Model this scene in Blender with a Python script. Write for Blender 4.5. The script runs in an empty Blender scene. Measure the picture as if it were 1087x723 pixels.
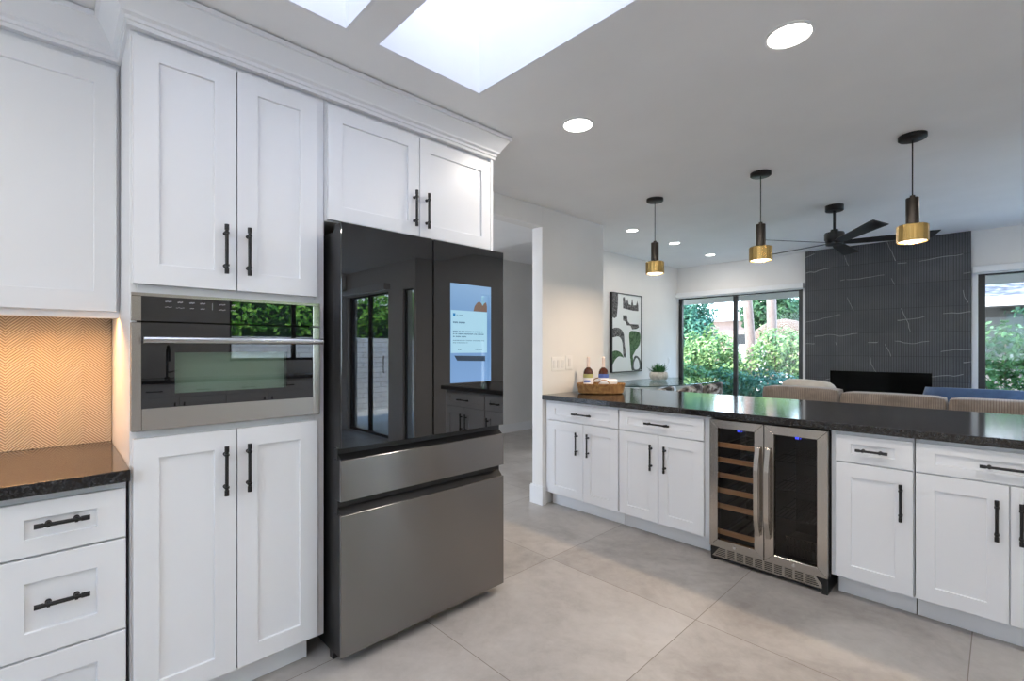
import bpy, bmesh, math, random
from mathutils import Vector, Matrix
random.seed(7)
S = bpy.context.scene
COL = S.collection
PI = math.pi

# ------------------------------------------------------------------ camera, world, sun, exposure
cam_d = bpy.data.cameras.new('camera'); cam = bpy.data.objects.new('camera', cam_d); COL.objects.link(cam)
cam.location = (0, 0, 1.305)
cam.rotation_euler = (PI/2, 0, math.atan2(518.5, 503.8))
cam_d.sensor_fit = 'HORIZONTAL'; cam_d.sensor_width = 36.0
cam_d.lens = 36.0*503.8/1087
cam_d.shift_y = (369.5-361.5)/1087
cam_d.clip_start = 0.02; cam_d.clip_end = 300
S.camera = cam

w = bpy.data.worlds.new('world'); S.world = w; w.use_nodes = True
nt = w.node_tree; nt.nodes.clear()
wo = nt.nodes.new('ShaderNodeOutputWorld'); bg = nt.nodes.new('ShaderNodeBackground')
tc = nt.nodes.new('ShaderNodeTexCoord'); sp = nt.nodes.new('ShaderNodeSeparateXYZ'); rp = nt.nodes.new('ShaderNodeValToRGB')
nt.links.new(tc.outputs['Generated'], sp.inputs[0]); nt.links.new(sp.outputs['Z'], rp.inputs[0])
rp.color_ramp.elements[0].position = 0.0; rp.color_ramp.elements[0].color = (0.80, 0.90, 1.0, 1)
rp.color_ramp.elements[1].position = 0.55; rp.color_ramp.elements[1].color = (0.34, 0.58, 1.0, 1)
nt.links.new(rp.outputs[0], bg.inputs[0]); bg.inputs[1].default_value = 6.0
nt.links.new(bg.outputs[0], wo.inputs[0])

sun_d = bpy.data.lights.new('sun', 'SUN'); sun_d.energy = 12.0; sun_d.angle = 0.01; sun_d.color = (1.0, 0.93, 0.82)
sun = bpy.data.objects.new('sun', sun_d); COL.objects.link(sun)
sun.rotation_euler = Vector((0.30, 0.55, -0.78)).to_track_quat('-Z', 'Y').to_euler()

S.view_settings.view_transform = 'Standard'; S.view_settings.look = 'None'
S.view_settings.gamma = 1.0; S.view_settings.use_curve_mapping = False
S.view_settings.exposure = 0.33
DOWNLIGHT_W = 5.5; LIVING_W = 5.0; PENDANT_W = 7.0
WARM = (1.0, 0.91, 0.82)
for a, v in (('use_denoising', True), ('max_bounces', 10), ('diffuse_bounces', 6), ('glossy_bounces', 5), ('transmission_bounces', 6),
             ('transparent_max_bounces', 16), ('sample_clamp_indirect', 6.0), ('caustics_reflective', False), ('caustics_refractive', False)):
    try: setattr(S.cycles, a, v)
    except Exception: pass

# ------------------------------------------------------------------ materials
def mat(name, col=(0.8, 0.8, 0.8), rough=0.5, metal=0.0, ior=1.45, bump=None, em=None, ems=0.0, spec=None, coat=0.0):
    m = bpy.data.materials.new(name); m.use_nodes = True
    b = m.node_tree.nodes['Principled BSDF']
    b.inputs['Base Color'].default_value = (*col, 1); b.inputs['Roughness'].default_value = rough
    b.inputs['Metallic'].default_value = metal; b.inputs['IOR'].default_value = ior
    if coat: b.inputs['Coat Weight'].default_value = coat
    if em: b.inputs['Emission Color'].default_value = (*em, 1); b.inputs['Emission Strength'].default_value = ems
    return m
class G:
    """small node-graph helper"""
    def __init__(s, m): s.nt = m.node_tree; s.b = s.nt.nodes['Principled BSDF']
    def n(s, t, **k):
        x = s.nt.nodes.new('ShaderNode'+t)
        for a, v in k.items(): setattr(x, a, v)
        return x
    def l(s, a, b): s.nt.links.new(a, b)
    def math(s, op, a, b=None, c=None):
        x = s.n('Math', operation=op)
        for i, v in enumerate((a, b, c)):
            if v is None: continue
            if isinstance(v, (int, float)): x.inputs[i].default_value = v
            else: s.l(v, x.inputs[i])
        return x.outputs[0]
    def geo(s): return s.n('NewGeometry').outputs['Position']
    def obj(s): return s.n('TexCoord').outputs['Object']
    def xyz(s, v): x = s.n('SeparateXYZ'); s.l(v, x.inputs[0]); return x.outputs
    def noise(s, v, scale, detail=4, rough=0.55, dist=0.0, stretch=None):
        if stretch:
            mp = s.n('Mapping'); mp.inputs['Scale'].default_value = stretch; s.l(v, mp.inputs[0]); v = mp.outputs[0]
        x = s.n('TexNoise'); s.l(v, x.inputs['Vector']); x.inputs['Scale'].default_value = scale
        x.inputs['Detail'].default_value = detail; x.inputs['Roughness'].default_value = rough; x.inputs['Distortion'].default_value = dist
        return x.outputs['Fac']
    def ramp(s, f, stops):
        r = s.n('ValToRGB'); s.l(f, r.inputs[0]); e = r.color_ramp.elements
        while len(e) < len(stops): e.new(0.5)
        for i, (p, c) in enumerate(stops): e[i].position = p; e[i].color = (*c, 1) if len(c) == 3 else c
        return r.outputs[0]
    def mix(s, f, a, b):
        x = s.n('Mix', data_type='RGBA')
        if isinstance(f, (int, float)): x.inputs[0].default_value = f
        else: s.l(f, x.inputs[0])
        for i, v in ((6, a), (7, b)):
            if isinstance(v, tuple): x.inputs[i].default_value = (*v, 1)
            else: s.l(v, x.inputs[i])
        return x.outputs[2]
    def color(s, c): s.l(c, s.b.inputs['Base Color'])
    def rough(s, c): s.l(c, s.b.inputs['Roughness'])
    def bump(s, h, strength=0.3, dist=0.01):
        x = s.n('Bump'); x.inputs['Strength'].default_value = strength; x.inputs['Distance'].default_value = dist
        s.l(h, x.inputs['Height']); s.l(x.outputs[0], s.b.inputs['Normal'])

M = {}
def painted(name, col, rough, amt=0.02):
    m = mat(name, col, rough); g = G(m)
    f = g.noise(g.geo(), 2.5, 3); lo = tuple(c*(1-amt) for c in col); hi = tuple(min(1, c*(1+amt)) for c in col)
    g.color(g.ramp(f, [(0.3, lo), (0.7, hi)])); g.bump(g.noise(g.geo(), 260, 2), 0.04, 0.001); return m
M['wall'] = painted('warm_white_wall_paint', (0.80, 0.785, 0.76), 0.65)
M['ceil'] = painted('ceiling_paint', (0.88, 0.88, 0.88), 0.7)
M['well'] = painted('skylight_well_paint', (0.86, 0.87, 0.90), 0.7)
M['trimw'] = painted('white_trim_paint', (0.82, 0.82, 0.82), 0.4)
M['cab'] = painted('white_cabinet_lacquer', (0.80, 0.81, 0.83), 0.32, 0.01)
M['black'] = mat('matt_black_metal', (0.012, 0.012, 0.013), 0.38, 0.0)
M['blackp'] = mat('black_plastic', (0.015, 0.015, 0.016), 0.3)
M['frame'] = mat('bronze_black_window_frame', (0.02, 0.019, 0.018), 0.35)
M['slat'] = mat('dark_rack_coating', (0.012, 0.011, 0.010), 0.8)
M['dark_in'] = mat('dark_liner', (0.02, 0.018, 0.016), 0.5)
M['glassblack'] = mat('black_glass', (0.006, 0.006, 0.007), 0.012, 0.0, 1.85)
M['fireglass'] = mat('dark_firebox_glass', (0.003, 0.003, 0.003), 0.1, 0.0, 1.25)
M['chrome'] = mat('chrome', (0.75, 0.75, 0.75), 0.12, 1.0)
M['switch'] = mat('switch_plastic', (0.84, 0.83, 0.81), 0.35)
M['switch2'] = mat('switch_paddle_plastic', (0.74, 0.73, 0.71), 0.3)

m = mat('floor_tile', (0.5, 0.47, 0.44), 0.38); g = G(m); p = g.geo(); X = g.xyz(p)
def groove(c, off, size, wd):
    a = g.math('FRACT', g.math('DIVIDE', g.math('ADD', c, off), size))
    d = g.math('MULTIPLY', g.math('MINIMUM', a, g.math('SUBTRACT', 1.0, a)), size)
    return g.math('LESS_THAN', d, wd)
gx = groove(X[0], 1.95+9.3, 0.93, 0.0018); gy = groove(X[1], -1.29+9.3, 0.93, 0.0018)
gr = g.math('MAXIMUM', gx, gy)
tid = g.n('TexWhiteNoise'); cmb = g.n('CombineXYZ')
g.l(g.math('FLOOR', g.math('DIVIDE', g.math('ADD', X[0], 11.25), 0.93)), cmb.inputs[0]); g.l(g.math('FLOOR', g.math('DIVIDE', g.math('ADD', X[1], 8.01), 0.93)), cmb.inputs[1])
g.l(cmb.outputs[0], tid.inputs['Vector'])
n1 = g.noise(p, 1.6, 8, 0.62, 0.6); n2 = g.noise(p, 14, 6, 0.7, 0.3)
f = g.math('ADD', g.math('MULTIPLY', n1, 0.72), g.math('MULTIPLY', n2, 0.28))
f = g.math('ADD', f, g.math('MULTIPLY', g.math('SUBTRACT', tid.outputs['Value'], 0.5), 0.10))
c = g.ramp(f, [(0.32, (0.27, 0.245, 0.225)), (0.50, (0.42, 0.392, 0.365)), (0.68, (0.53, 0.503, 0.475))])
g.color(g.mix(gr, c, (0.20, 0.165, 0.14))); g.rough(g.math('ADD', 0.30, g.math('MULTIPLY', n2, 0.2)))
g.bump(g.math('SUBTRACT', g.math('MULTIPLY', n2, 0.25), gr), 0.15, 0.002); M['floor'] = m

m = mat('leathered_black_granite', (0.02, 0.02, 0.022), 0.22, ior=1.6); g = G(m); p = g.geo()
n1 = g.noise(p, 90, 5, 0.7); n2 = g.noise(p, 4, 4)
g.color(g.ramp(n1, [(0.45, (0.009, 0.009, 0.010)), (0.62, (0.030, 0.030, 0.033)), (0.74, (0.10, 0.10, 0.11))]))
g.rough(g.math('ADD', 0.06, g.math('MULTIPLY', n1, 0.10))); g.bump(g.noise(p, 45, 3), 0.06, 0.002); M['granite'] = m

def brushed(name, base, rough, axis_scale, amt=0.05, aniso=0.0):
    m = mat(name, base, rough, 1.0); g = G(m); p = g.geo()
    n = g.noise(p, 1.0, 3, 0.6, 0, axis_scale)
    g.color(g.ramp(n, [(0.2, tuple(c*(1-amt*2) for c in base)), (0.8, base)]))
    g.rough(g.math('ADD', rough, g.math('MULTIPLY', g.math('SUBTRACT', n, 0.5), 0.10))); g.bump(n, 0.012, 0.001)
    if aniso:
        cv_ = g.n('CombineXYZ'); cv_.inputs[2].default_value = 1.0; g.b.inputs['Anisotropic'].default_value = aniso; g.l(cv_.outputs[0], g.b.inputs['Tangent'])
    return m
M['steel'] = brushed('brushed_stainless_steel', (0.56, 0.56, 0.56), 0.20, (6, 6, 700))
M['steelv'] = brushed('vertically_brushed_stainless_steel', (0.55, 0.51, 0.465), 0.22, (500, 500, 5), 0.03)
M['steelf'] = brushed('fridge_dark_stainless_steel', (0.255, 0.243, 0.235), 0.24, (5, 3, 700), 0.03, 0.95)
M['brass'] = brushed('brushed_brass', (0.56, 0.38, 0.14), 0.22, (200, 200, 3), 0.16)
M['gunmetal'] = mat('gunmetal_stem', (0.07, 0.062, 0.055), 0.30, 0.9)

m = mat('chevron_ribbed_backsplash', (0.6, 0.55, 0.48), 0.4); g = G(m); X = g.xyz(g.geo())
tri = g.math('PINGPONG', g.math('ADD', X[1], 10*0.072-0.021), 0.072)
wv = g.math('SUBTRACT', g.math('ADD', X[2], 1.0), g.math('MULTIPLY', tri, 0.98))
rib = g.math('DIVIDE', g.math('PINGPONG', wv, 0.0054), 0.0054)
seam = g.math('MINIMUM', tri, g.math('SUBTRACT', 0.072, tri)); seamf = g.math('LESS_THAN', seam, 0.0010)
nn = g.noise(g.geo(), 30, 3)
c = g.ramp(rib, [(0.0, (0.10, 0.07, 0.05)), (0.40, (0.46, 0.39, 0.32)), (1.0, (0.68, 0.60, 0.52))])
g.color(g.mix(g.math('MULTIPLY', nn, 0.35), c, (0.46, 0.38, 0.30)))
g.bump(g.math('SUBTRACT', g.math('SINE', g.math('MULTIPLY', rib, 1.57)), seamf), 0.7, 0.004); M['splash'] = m

m = mat('fluted_black_marble_tile', (0.05, 0.05, 0.05), 0.45); g = G(m); p = g.geo(); X = g.xyz(p)
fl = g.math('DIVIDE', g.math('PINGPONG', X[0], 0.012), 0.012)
row = g.math('FLOOR', g.math('DIVIDE', X[2], 0.30)); colr = g.math('FLOOR', g.math('DIVIDE', g.math('ADD', X[0], g.math('MULTIPLY', g.math('MODULO', row, 2), 0.3)), 0.6))
cmb = g.n('CombineXYZ'); g.l(row, cmb.inputs[0]); g.l(colr, cmb.inputs[1]); wn = g.n('TexWhiteNoise'); g.l(cmb.outputs[0], wn.inputs['Vector'])
off = g.n('VectorMath', operation='SCALE'); g.l(wn.outputs['Color'], off.inputs[0]); off.inputs['Scale'].default_value = 7
ad = g.n('VectorMath', operation='ADD'); g.l(p, ad.inputs[0]); g.l(off.outputs[0], ad.inputs[1])
Xa = g.xyz(ad.outputs[0]); wob = g.noise(ad.outputs[0], 1.8, 3, 0.55)
def vein(ax, az, per, wd, sc, th, wb=0.22):
    q = g.math('ADD', g.math('ADD', g.math('MULTIPLY', Xa[0], ax), g.math('MULTIPLY', Xa[2], az)), g.math('MULTIPLY', wob, wb))
    d_ = g.math('ABSOLUTE', g.math('SUBTRACT', g.math('FRACT', g.math('DIVIDE', q, per)), 0.5))
    return g.math('MULTIPLY', g.math('LESS_THAN', d_, wd/per), g.math('GREATER_THAN', g.noise(ad.outputs[0], sc, 2), th))
vf = g.math('MULTIPLY', g.math('MAXIMUM', vein(-0.10, 1.0, 0.62, 0.0035, 1.5, 0.47), vein(1.0, 0.38, 0.85, 0.0030, 1.9, 0.52)), 0.50)
base = g.ramp(g.noise(p, 3.5, 5), [(0.3, (0.075, 0.077, 0.083)), (0.7, (0.115, 0.118, 0.125))])
base = g.mix(g.math('MULTIPLY', wn.outputs['Value'], 0.35), base, (0.052, 0.054, 0.060))
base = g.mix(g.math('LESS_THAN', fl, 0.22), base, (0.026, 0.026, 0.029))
rowg = g.math('FRACT', g.math('DIVIDE', X[2], 0.30)); base = g.mix(g.math('LESS_THAN', rowg, 0.012), base, (0.02, 0.02, 0.022))
g.color(g.mix(vf, base, (0.55, 0.55, 0.55))); g.bump(fl, 0.6, 0.006); M['marble'] = m

def wood(name, a, b, sc=(2, 30, 30)):
    m = mat(name, a, 0.45); g = G(m); n = g.noise(g.obj(), 1.0, 5, 0.6, 0.6, sc)
    g.color(g.ramp(n, [(0.3, a), (0.7, b)])); return m
M['wood'] = wood('beech_shelf_wood', (0.60, 0.32, 0.15), (0.78, 0.46, 0.24))
def cord(name, a, b, ribs=1.0):
    m = mat(name, a, 0.95); g = G(m); X = g.xyz(g.obj())
    r = g.math('DIVIDE', g.math('PINGPONG', X[0], 0.008), 0.008)
    n = g.noise(g.obj(), 9, 4)
    g.color(g.mix(g.math('MULTIPLY', g.math('LESS_THAN', r, 0.25), ribs), g.ramp(n, [(0.3, a), (0.7, b)]), tuple(q*0.85 for q in a))); g.bump(g.math('ADD', g.math('MULTIPLY', r, ribs), g.math('MULTIPLY', n, 0.6)), 0.5, 0.004)
    g.b.inputs['Sheen Weight'].default_value = 0.4; return m
M['cord'] = cord('taupe_corduroy', (0.17, 0.138, 0.113), (0.32, 0.265, 0.22))
M['bluefab'] = cord('blue_velvet', (0.04, 0.085, 0.19), (0.07, 0.14, 0.29), 0.0)
M['cream'] = cord('cream_boucle', (0.56, 0.52, 0.46), (0.68, 0.64, 0.58), 0.0)
m = mat('patterned_chair_fabric', (0.2, 0.2, 0.2), 0.8); g = G(m)
g.color(g.ramp(g.noise(g.obj(), 9, 2, 0.5, 1.8), [(0.40, (0.05, 0.045, 0.045)), (0.48, (0.24, 0.21, 0.19)), (0.55, (0.30, 0.27, 0.25)), (0.60, (0.66, 0.64, 0.62))])); M['chairfab'] = m
m = mat('woven_seagrass', (0.4, 0.2, 0.07), 0.7); g = G(m); X = g.xyz(g.obj())
a = g.math('SINE', g.math('MULTIPLY', X[2], 520)); an = g.math('ARCTAN2', X[1], X[0]); b_ = g.math('SINE', g.math('MULTIPLY', an, 60))
wv = g.math('MULTIPLY', a, b_); g.color(g.ramp(g.math('ADD', g.math('MULTIPLY', wv, 0.35), g.math('MULTIPLY', g.noise(g.obj(), 40, 3), 0.9)), [(0.2, (0.14, 0.055, 0.018)), (0.5, (0.42, 0.20, 0.06)), (0.85, (0.72, 0.45, 0.18))]))
g.bump(wv, 0.8, 0.004); M['wicker'] = m
M['amber'] = mat('dark_amber_glass', (0.06, 0.014, 0.006), 0.06, 0.0, 1.5)
M['foil'] = mat('rose_capsule_foil', (0.78, 0.62, 0.54), 0.3, 0.3)
M['labelw'] = mat('white_paper_label', (0.78, 0.76, 0.78), 0.6)
M['labelb'] = mat('blue_paper_label', (0.07, 0.12, 0.38), 0.5)
M['labely'] = mat('yellow_green_label', (0.42, 0.42, 0.16), 0.5)
M['towel'] = mat('white_cotton', (0.82, 0.82, 0.83), 0.9)
g = G(M['towel']); g.bump(g.noise(g.obj(), 150, 2), 0.4, 0.002)
m = mat('ribbed_stone_pot', (0.62, 0.57, 0.49), 0.75); g = G(m); g.color(g.ramp(g.noise(g.obj(), 30, 3), [(0.3, (0.50, 0.45, 0.38)), (0.7, (0.68, 0.63, 0.55))])); M['pot'] = m
M['soil'] = mat('potting_soil', (0.05, 0.035, 0.025), 0.95)
def glassm(name, tint=(1, 1, 1), ior=1.45, extra=0.0, rough=0.0):
    m = bpy.data.materials.new(name); m.use_nodes = True; n = m.node_tree; n.nodes.clear()
    o = n.nodes.new('ShaderNodeOutputMaterial'); mx = n.nodes.new('ShaderNodeMixShader'); fr = n.nodes.new('ShaderNodeFresnel')
    t = n.nodes.new('ShaderNodeBsdfTransparent'); gl = n.nodes.new('ShaderNodeBsdfGlossy'); gl.inputs['Roughness'].default_value = rough
    t.inputs[0].default_value = (*tint, 1)
    ge = n.nodes.new('ShaderNodeNewGeometry'); mr = n.nodes.new('ShaderNodeMapRange'); mr.inputs['To Min'].default_value = ior; mr.inputs['To Max'].default_value = 1/ior
    n.links.new(ge.outputs['Backfacing'], mr.inputs['Value']); n.links.new(mr.outputs[0], fr.inputs[0])
    if extra:
        ad = n.nodes.new('ShaderNodeMath'); ad.operation = 'ADD'; ad.inputs[1].default_value = extra; ad.use_clamp = True
        n.links.new(fr.outputs[0], ad.inputs[0]); n.links.new(ad.outputs[0], mx.inputs[0])
    else: n.links.new(fr.outputs[0], mx.inputs[0])
    n.links.new(t.outputs[0], mx.inputs[1]); n.links.new(gl.outputs[0], mx.inputs[2]); n.links.new(mx.outputs[0], o.inputs[0]); return m
M['glass'] = glassm('window_glass', (0.97, 0.99, 0.985), 1.25)
M['tableglass'] = glassm('table_glass', (0.80, 0.92, 0.90), 1.5)
M['coolglass'] = glassm('smoked_cooler_glass', (0.55, 0.52, 0.50), 1.5)
M['ovenglass'] = glassm('smoked_oven_glass', (0.80, 0.86, 0.82), 1.8)
m = bpy.data.materials.new('frosted_skylight_dome'); m.use_nodes = True; n = m.node_tree; n.nodes.clear()
o = n.nodes.new('ShaderNodeOutputMaterial'); t = n.nodes.new('ShaderNodeBsdfTranslucent'); t.inputs[0].default_value = (0.66, 0.62, 0.60, 1)
t2 = n.nodes.new('ShaderNodeBsdfTransparent'); t2.inputs[0].default_value = (0.92, 0.95, 1, 1); mx = n.nodes.new('ShaderNodeMixShader'); mx.inputs[0].default_value = 0.06
n.links.new(t.outputs[0], mx.inputs[1]); n.links.new(t2.outputs[0], mx.inputs[2]); n.links.new(mx.outputs[0], o.inputs[0]); M['sky_dome'] = m
M['lens'] = mat('lit_downlight_lens', (1, 1, 1), 0.5, em=(1.0, 0.96, 0.90), ems=9.0)
M['plens'] = mat('lit_pendant_lens', (1, 1, 1), 0.5, em=(1.0, 0.93, 0.82), ems=4.0)
M['led'] = mat('warm_led_strip', (1, 1, 1), 0.5, em=(1.0, 0.66, 0.34), ems=8.0)
M['ledblue'] = mat('blue_display_digits', (0, 0, 0), 0.5, em=(0.05, 0.08, 1.0), ems=2.2)
m = mat('fridge_screen', (0.01, 0.01, 0.01), 0.02, em=(0.20, 0.36, 0.62), ems=0.85, ior=1.6); g = G(m); X = g.xyz(g.geo())
g.l(g.ramp(g.math('DIVIDE', g.math('SUBTRACT', X[2], 1.13), 0.49), [(0.0, (0.17, 0.32, 0.58)), (0.6, (0.13, 0.27, 0.50)), (1.0, (0.22, 0.38, 0.60))]), g.b.inputs['Emission Color']); M['screen'] = m
M['card'] = mat('screen_message_card', (0.01, 0.01, 0.01), 0.05, em=(0.36, 0.60, 0.74), ems=0.85)
M['ink'] = mat('screen_text', (0.01, 0.01, 0.01), 0.1, em=(0.03, 0.10, 0.20), ems=0.8)
M['icon'] = mat('screen_blue_icon', (0.01, 0.01, 0.01), 0.1, em=(0.0, 0.16, 0.42), ems=0.9)
M['rockimg'] = mat('screen_brown_rock', (0.01, 0.01, 0.01), 0.1, em=(0.16, 0.10, 0.08), ems=0.9)
M['screend'] = mat('screen_dark_strip', (0.01, 0.01, 0.01), 0.1, em=(0.02, 0.04, 0.07), ems=0.9)
M['mark'] = mat('grey_printed_marks', (0.30, 0.30, 0.31), 0.5)
def leafm(name, a, b, tr=0.25):
    m = mat(name, a, 0.55); g = G(m)
    r = g.n('NewGeometry').outputs['Random Per Island']
    c = g.ramp(r, [(0.0, a), (1.0, b)]); g.color(c)
    t = g.n('BsdfTranslucent'); g.l(c, t.inputs[0]); mx = g.n('MixShader'); mx.inputs[0].default_value = tr
    out = m.node_tree.nodes['Material Output']; g.l(g.b.outputs[0], mx.inputs[1]); g.l(t.outputs[0], mx.inputs[2]); g.l(mx.outputs[0], out.inputs[0]); return m
M['leaf_dark'] = leafm('deep_green_leaves', (0.02, 0.065, 0.025), (0.06, 0.15, 0.05))
M['leaf_mid'] = leafm('mid_green_leaves', (0.04, 0.12, 0.035), (0.12, 0.26, 0.08))
M['leaf_light'] = leafm('pale_green_leaves', (0.05, 0.15, 0.035), (0.36, 0.50, 0.21))
M['leaf_teal'] = leafm('blue_green_leaves', (0.025, 0.12, 0.075), (0.13, 0.31, 0.20))
M['leaf_hedge'] = leafm('hedge_leaves', (0.10, 0.34, 0.03), (0.42, 0.75, 0.14))
M['succ'] = leafm('succulent_leaves', (0.02, 0.10, 0.03), (0.07, 0.24, 0.07), 0.1)
M['bark'] = wood('pinkish_palm_bark', (0.17, 0.11, 0.085), (0.26, 0.185, 0.15), (20, 20, 6))
M['bark2'] = wood('brown_bark', (0.12, 0.08, 0.05), (0.24, 0.17, 0.12), (20, 20, 6))
m = mat('thatch', (0.35, 0.22, 0.14), 0.95); g = G(m); g.color(g.ramp(g.noise(g.obj(), 6, 6, 0.7, 0, (1, 1, 8)), [(0.3, (0.07, 0.042, 0.027)), (0.7, (0.18, 0.125, 0.09))])); M['thatch'] = m
m = mat('gravel_ground', (0.5, 0.45, 0.38), 0.95); g = G(m); g.color(g.ramp(g.noise(g.geo(), 3, 8, 0.7), [(0.3, (0.34, 0.31, 0.27)), (0.7, (0.56, 0.52, 0.46))])); M['gravel'] = m
m = mat('patio_concrete', (0.5, 0.48, 0.45), 0.9); g = G(m); g.color(g.ramp(g.noise(g.geo(), 2, 6), [(0.3, (0.50, 0.48, 0.46)), (0.7, (0.66, 0.64, 0.61))])); M['patio'] = m
M['stucco'] = painted('white_stucco', (0.50, 0.48, 0.45), 0.9, 0.04)
M['pink'] = painted('pink_stucco', (0.34, 0.24, 0.20), 0.9, 0.05)
m = mat('white_slump_block', (0.75, 0.73, 0.70), 0.9); g = G(m); X = g.xyz(g.geo())
cm = g.n('CombineXYZ'); g.l(X[1], cm.inputs[0]); g.l(X[2], cm.inputs[1]); br = g.n('TexBrick'); g.l(cm.outputs[0], br.inputs['Vector'])
br.inputs['Scale'].default_value = 1.0; br.inputs['Brick Width'].default_value = 0.42; br.inputs['Row Height'].default_value = 0.11; br.inputs['Mortar Size'].default_value = 0.006
br.inputs['Color1'].default_value = (0.86, 0.84, 0.81, 1); br.inputs['Color2'].default_value = (0.74, 0.72, 0.70, 1); br.inputs['Mortar'].default_value = (0.28, 0.26, 0.25, 1)
g.color(br.outputs['Color']); g.bump(g.noise(g.geo(), 12, 4), 0.5, 0.02); M['block'] = m
m = mat('grey_shingles', (0.35, 0.34, 0.36), 0.95); g = G(m); g.color(g.ramp(g.noise(g.geo(), 5, 6, 0.75, 0.5, (1, 1.4, 5)), [(0.40, (0.02, 0.02, 0.025)), (0.5, (0.07, 0.07, 0.078)), (0.6, (0.20, 0.195, 0.21))])); M['shingle'] = m
m = mat('sheer_curtain', (0.45, 0.55, 0.52), 0.8); g = G(m); X = g.xyz(g.geo()); g.color(g.ramp(g.math('DIVIDE', g.math('PINGPONG', X[0], 0.05), 0.05), [(0, (0.07, 0.095, 0.09)), (1, (0.11, 0.14, 0.135))])); M['curtain'] = m
M['nstucco'] = painted('dark_pinkish_stucco', (0.125, 0.115, 0.108), 0.9, 0.05)  # one even tone, darkened so the neighbour's wall does not overexpose
M['brownsoffit'] = mat('brown_patio_soffit', (0.30, 0.20, 0.14), 0.9)
M['artw'] = mat('canvas_white', (0.80, 0.83, 0.82), 0.8)
def blot(name, a, b, s=40):
    m = mat(name, a, 0.8); g = G(m); g.color(g.ramp(g.noise(g.obj(), s, 5, 0.8), [(0.42, a), (0.58, b)])); return m
M['artk'] = blot('canvas_charcoal', (0.02, 0.02, 0.022), (0.22, 0.22, 0.22))
M['artg'] = blot('canvas_green', (0.03, 0.075, 0.03), (0.11, 0.20, 0.09), 25)
M['artd'] = blot('canvas_dark_grey', (0.06, 0.07, 0.065), (0.16, 0.17, 0.16))

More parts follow.
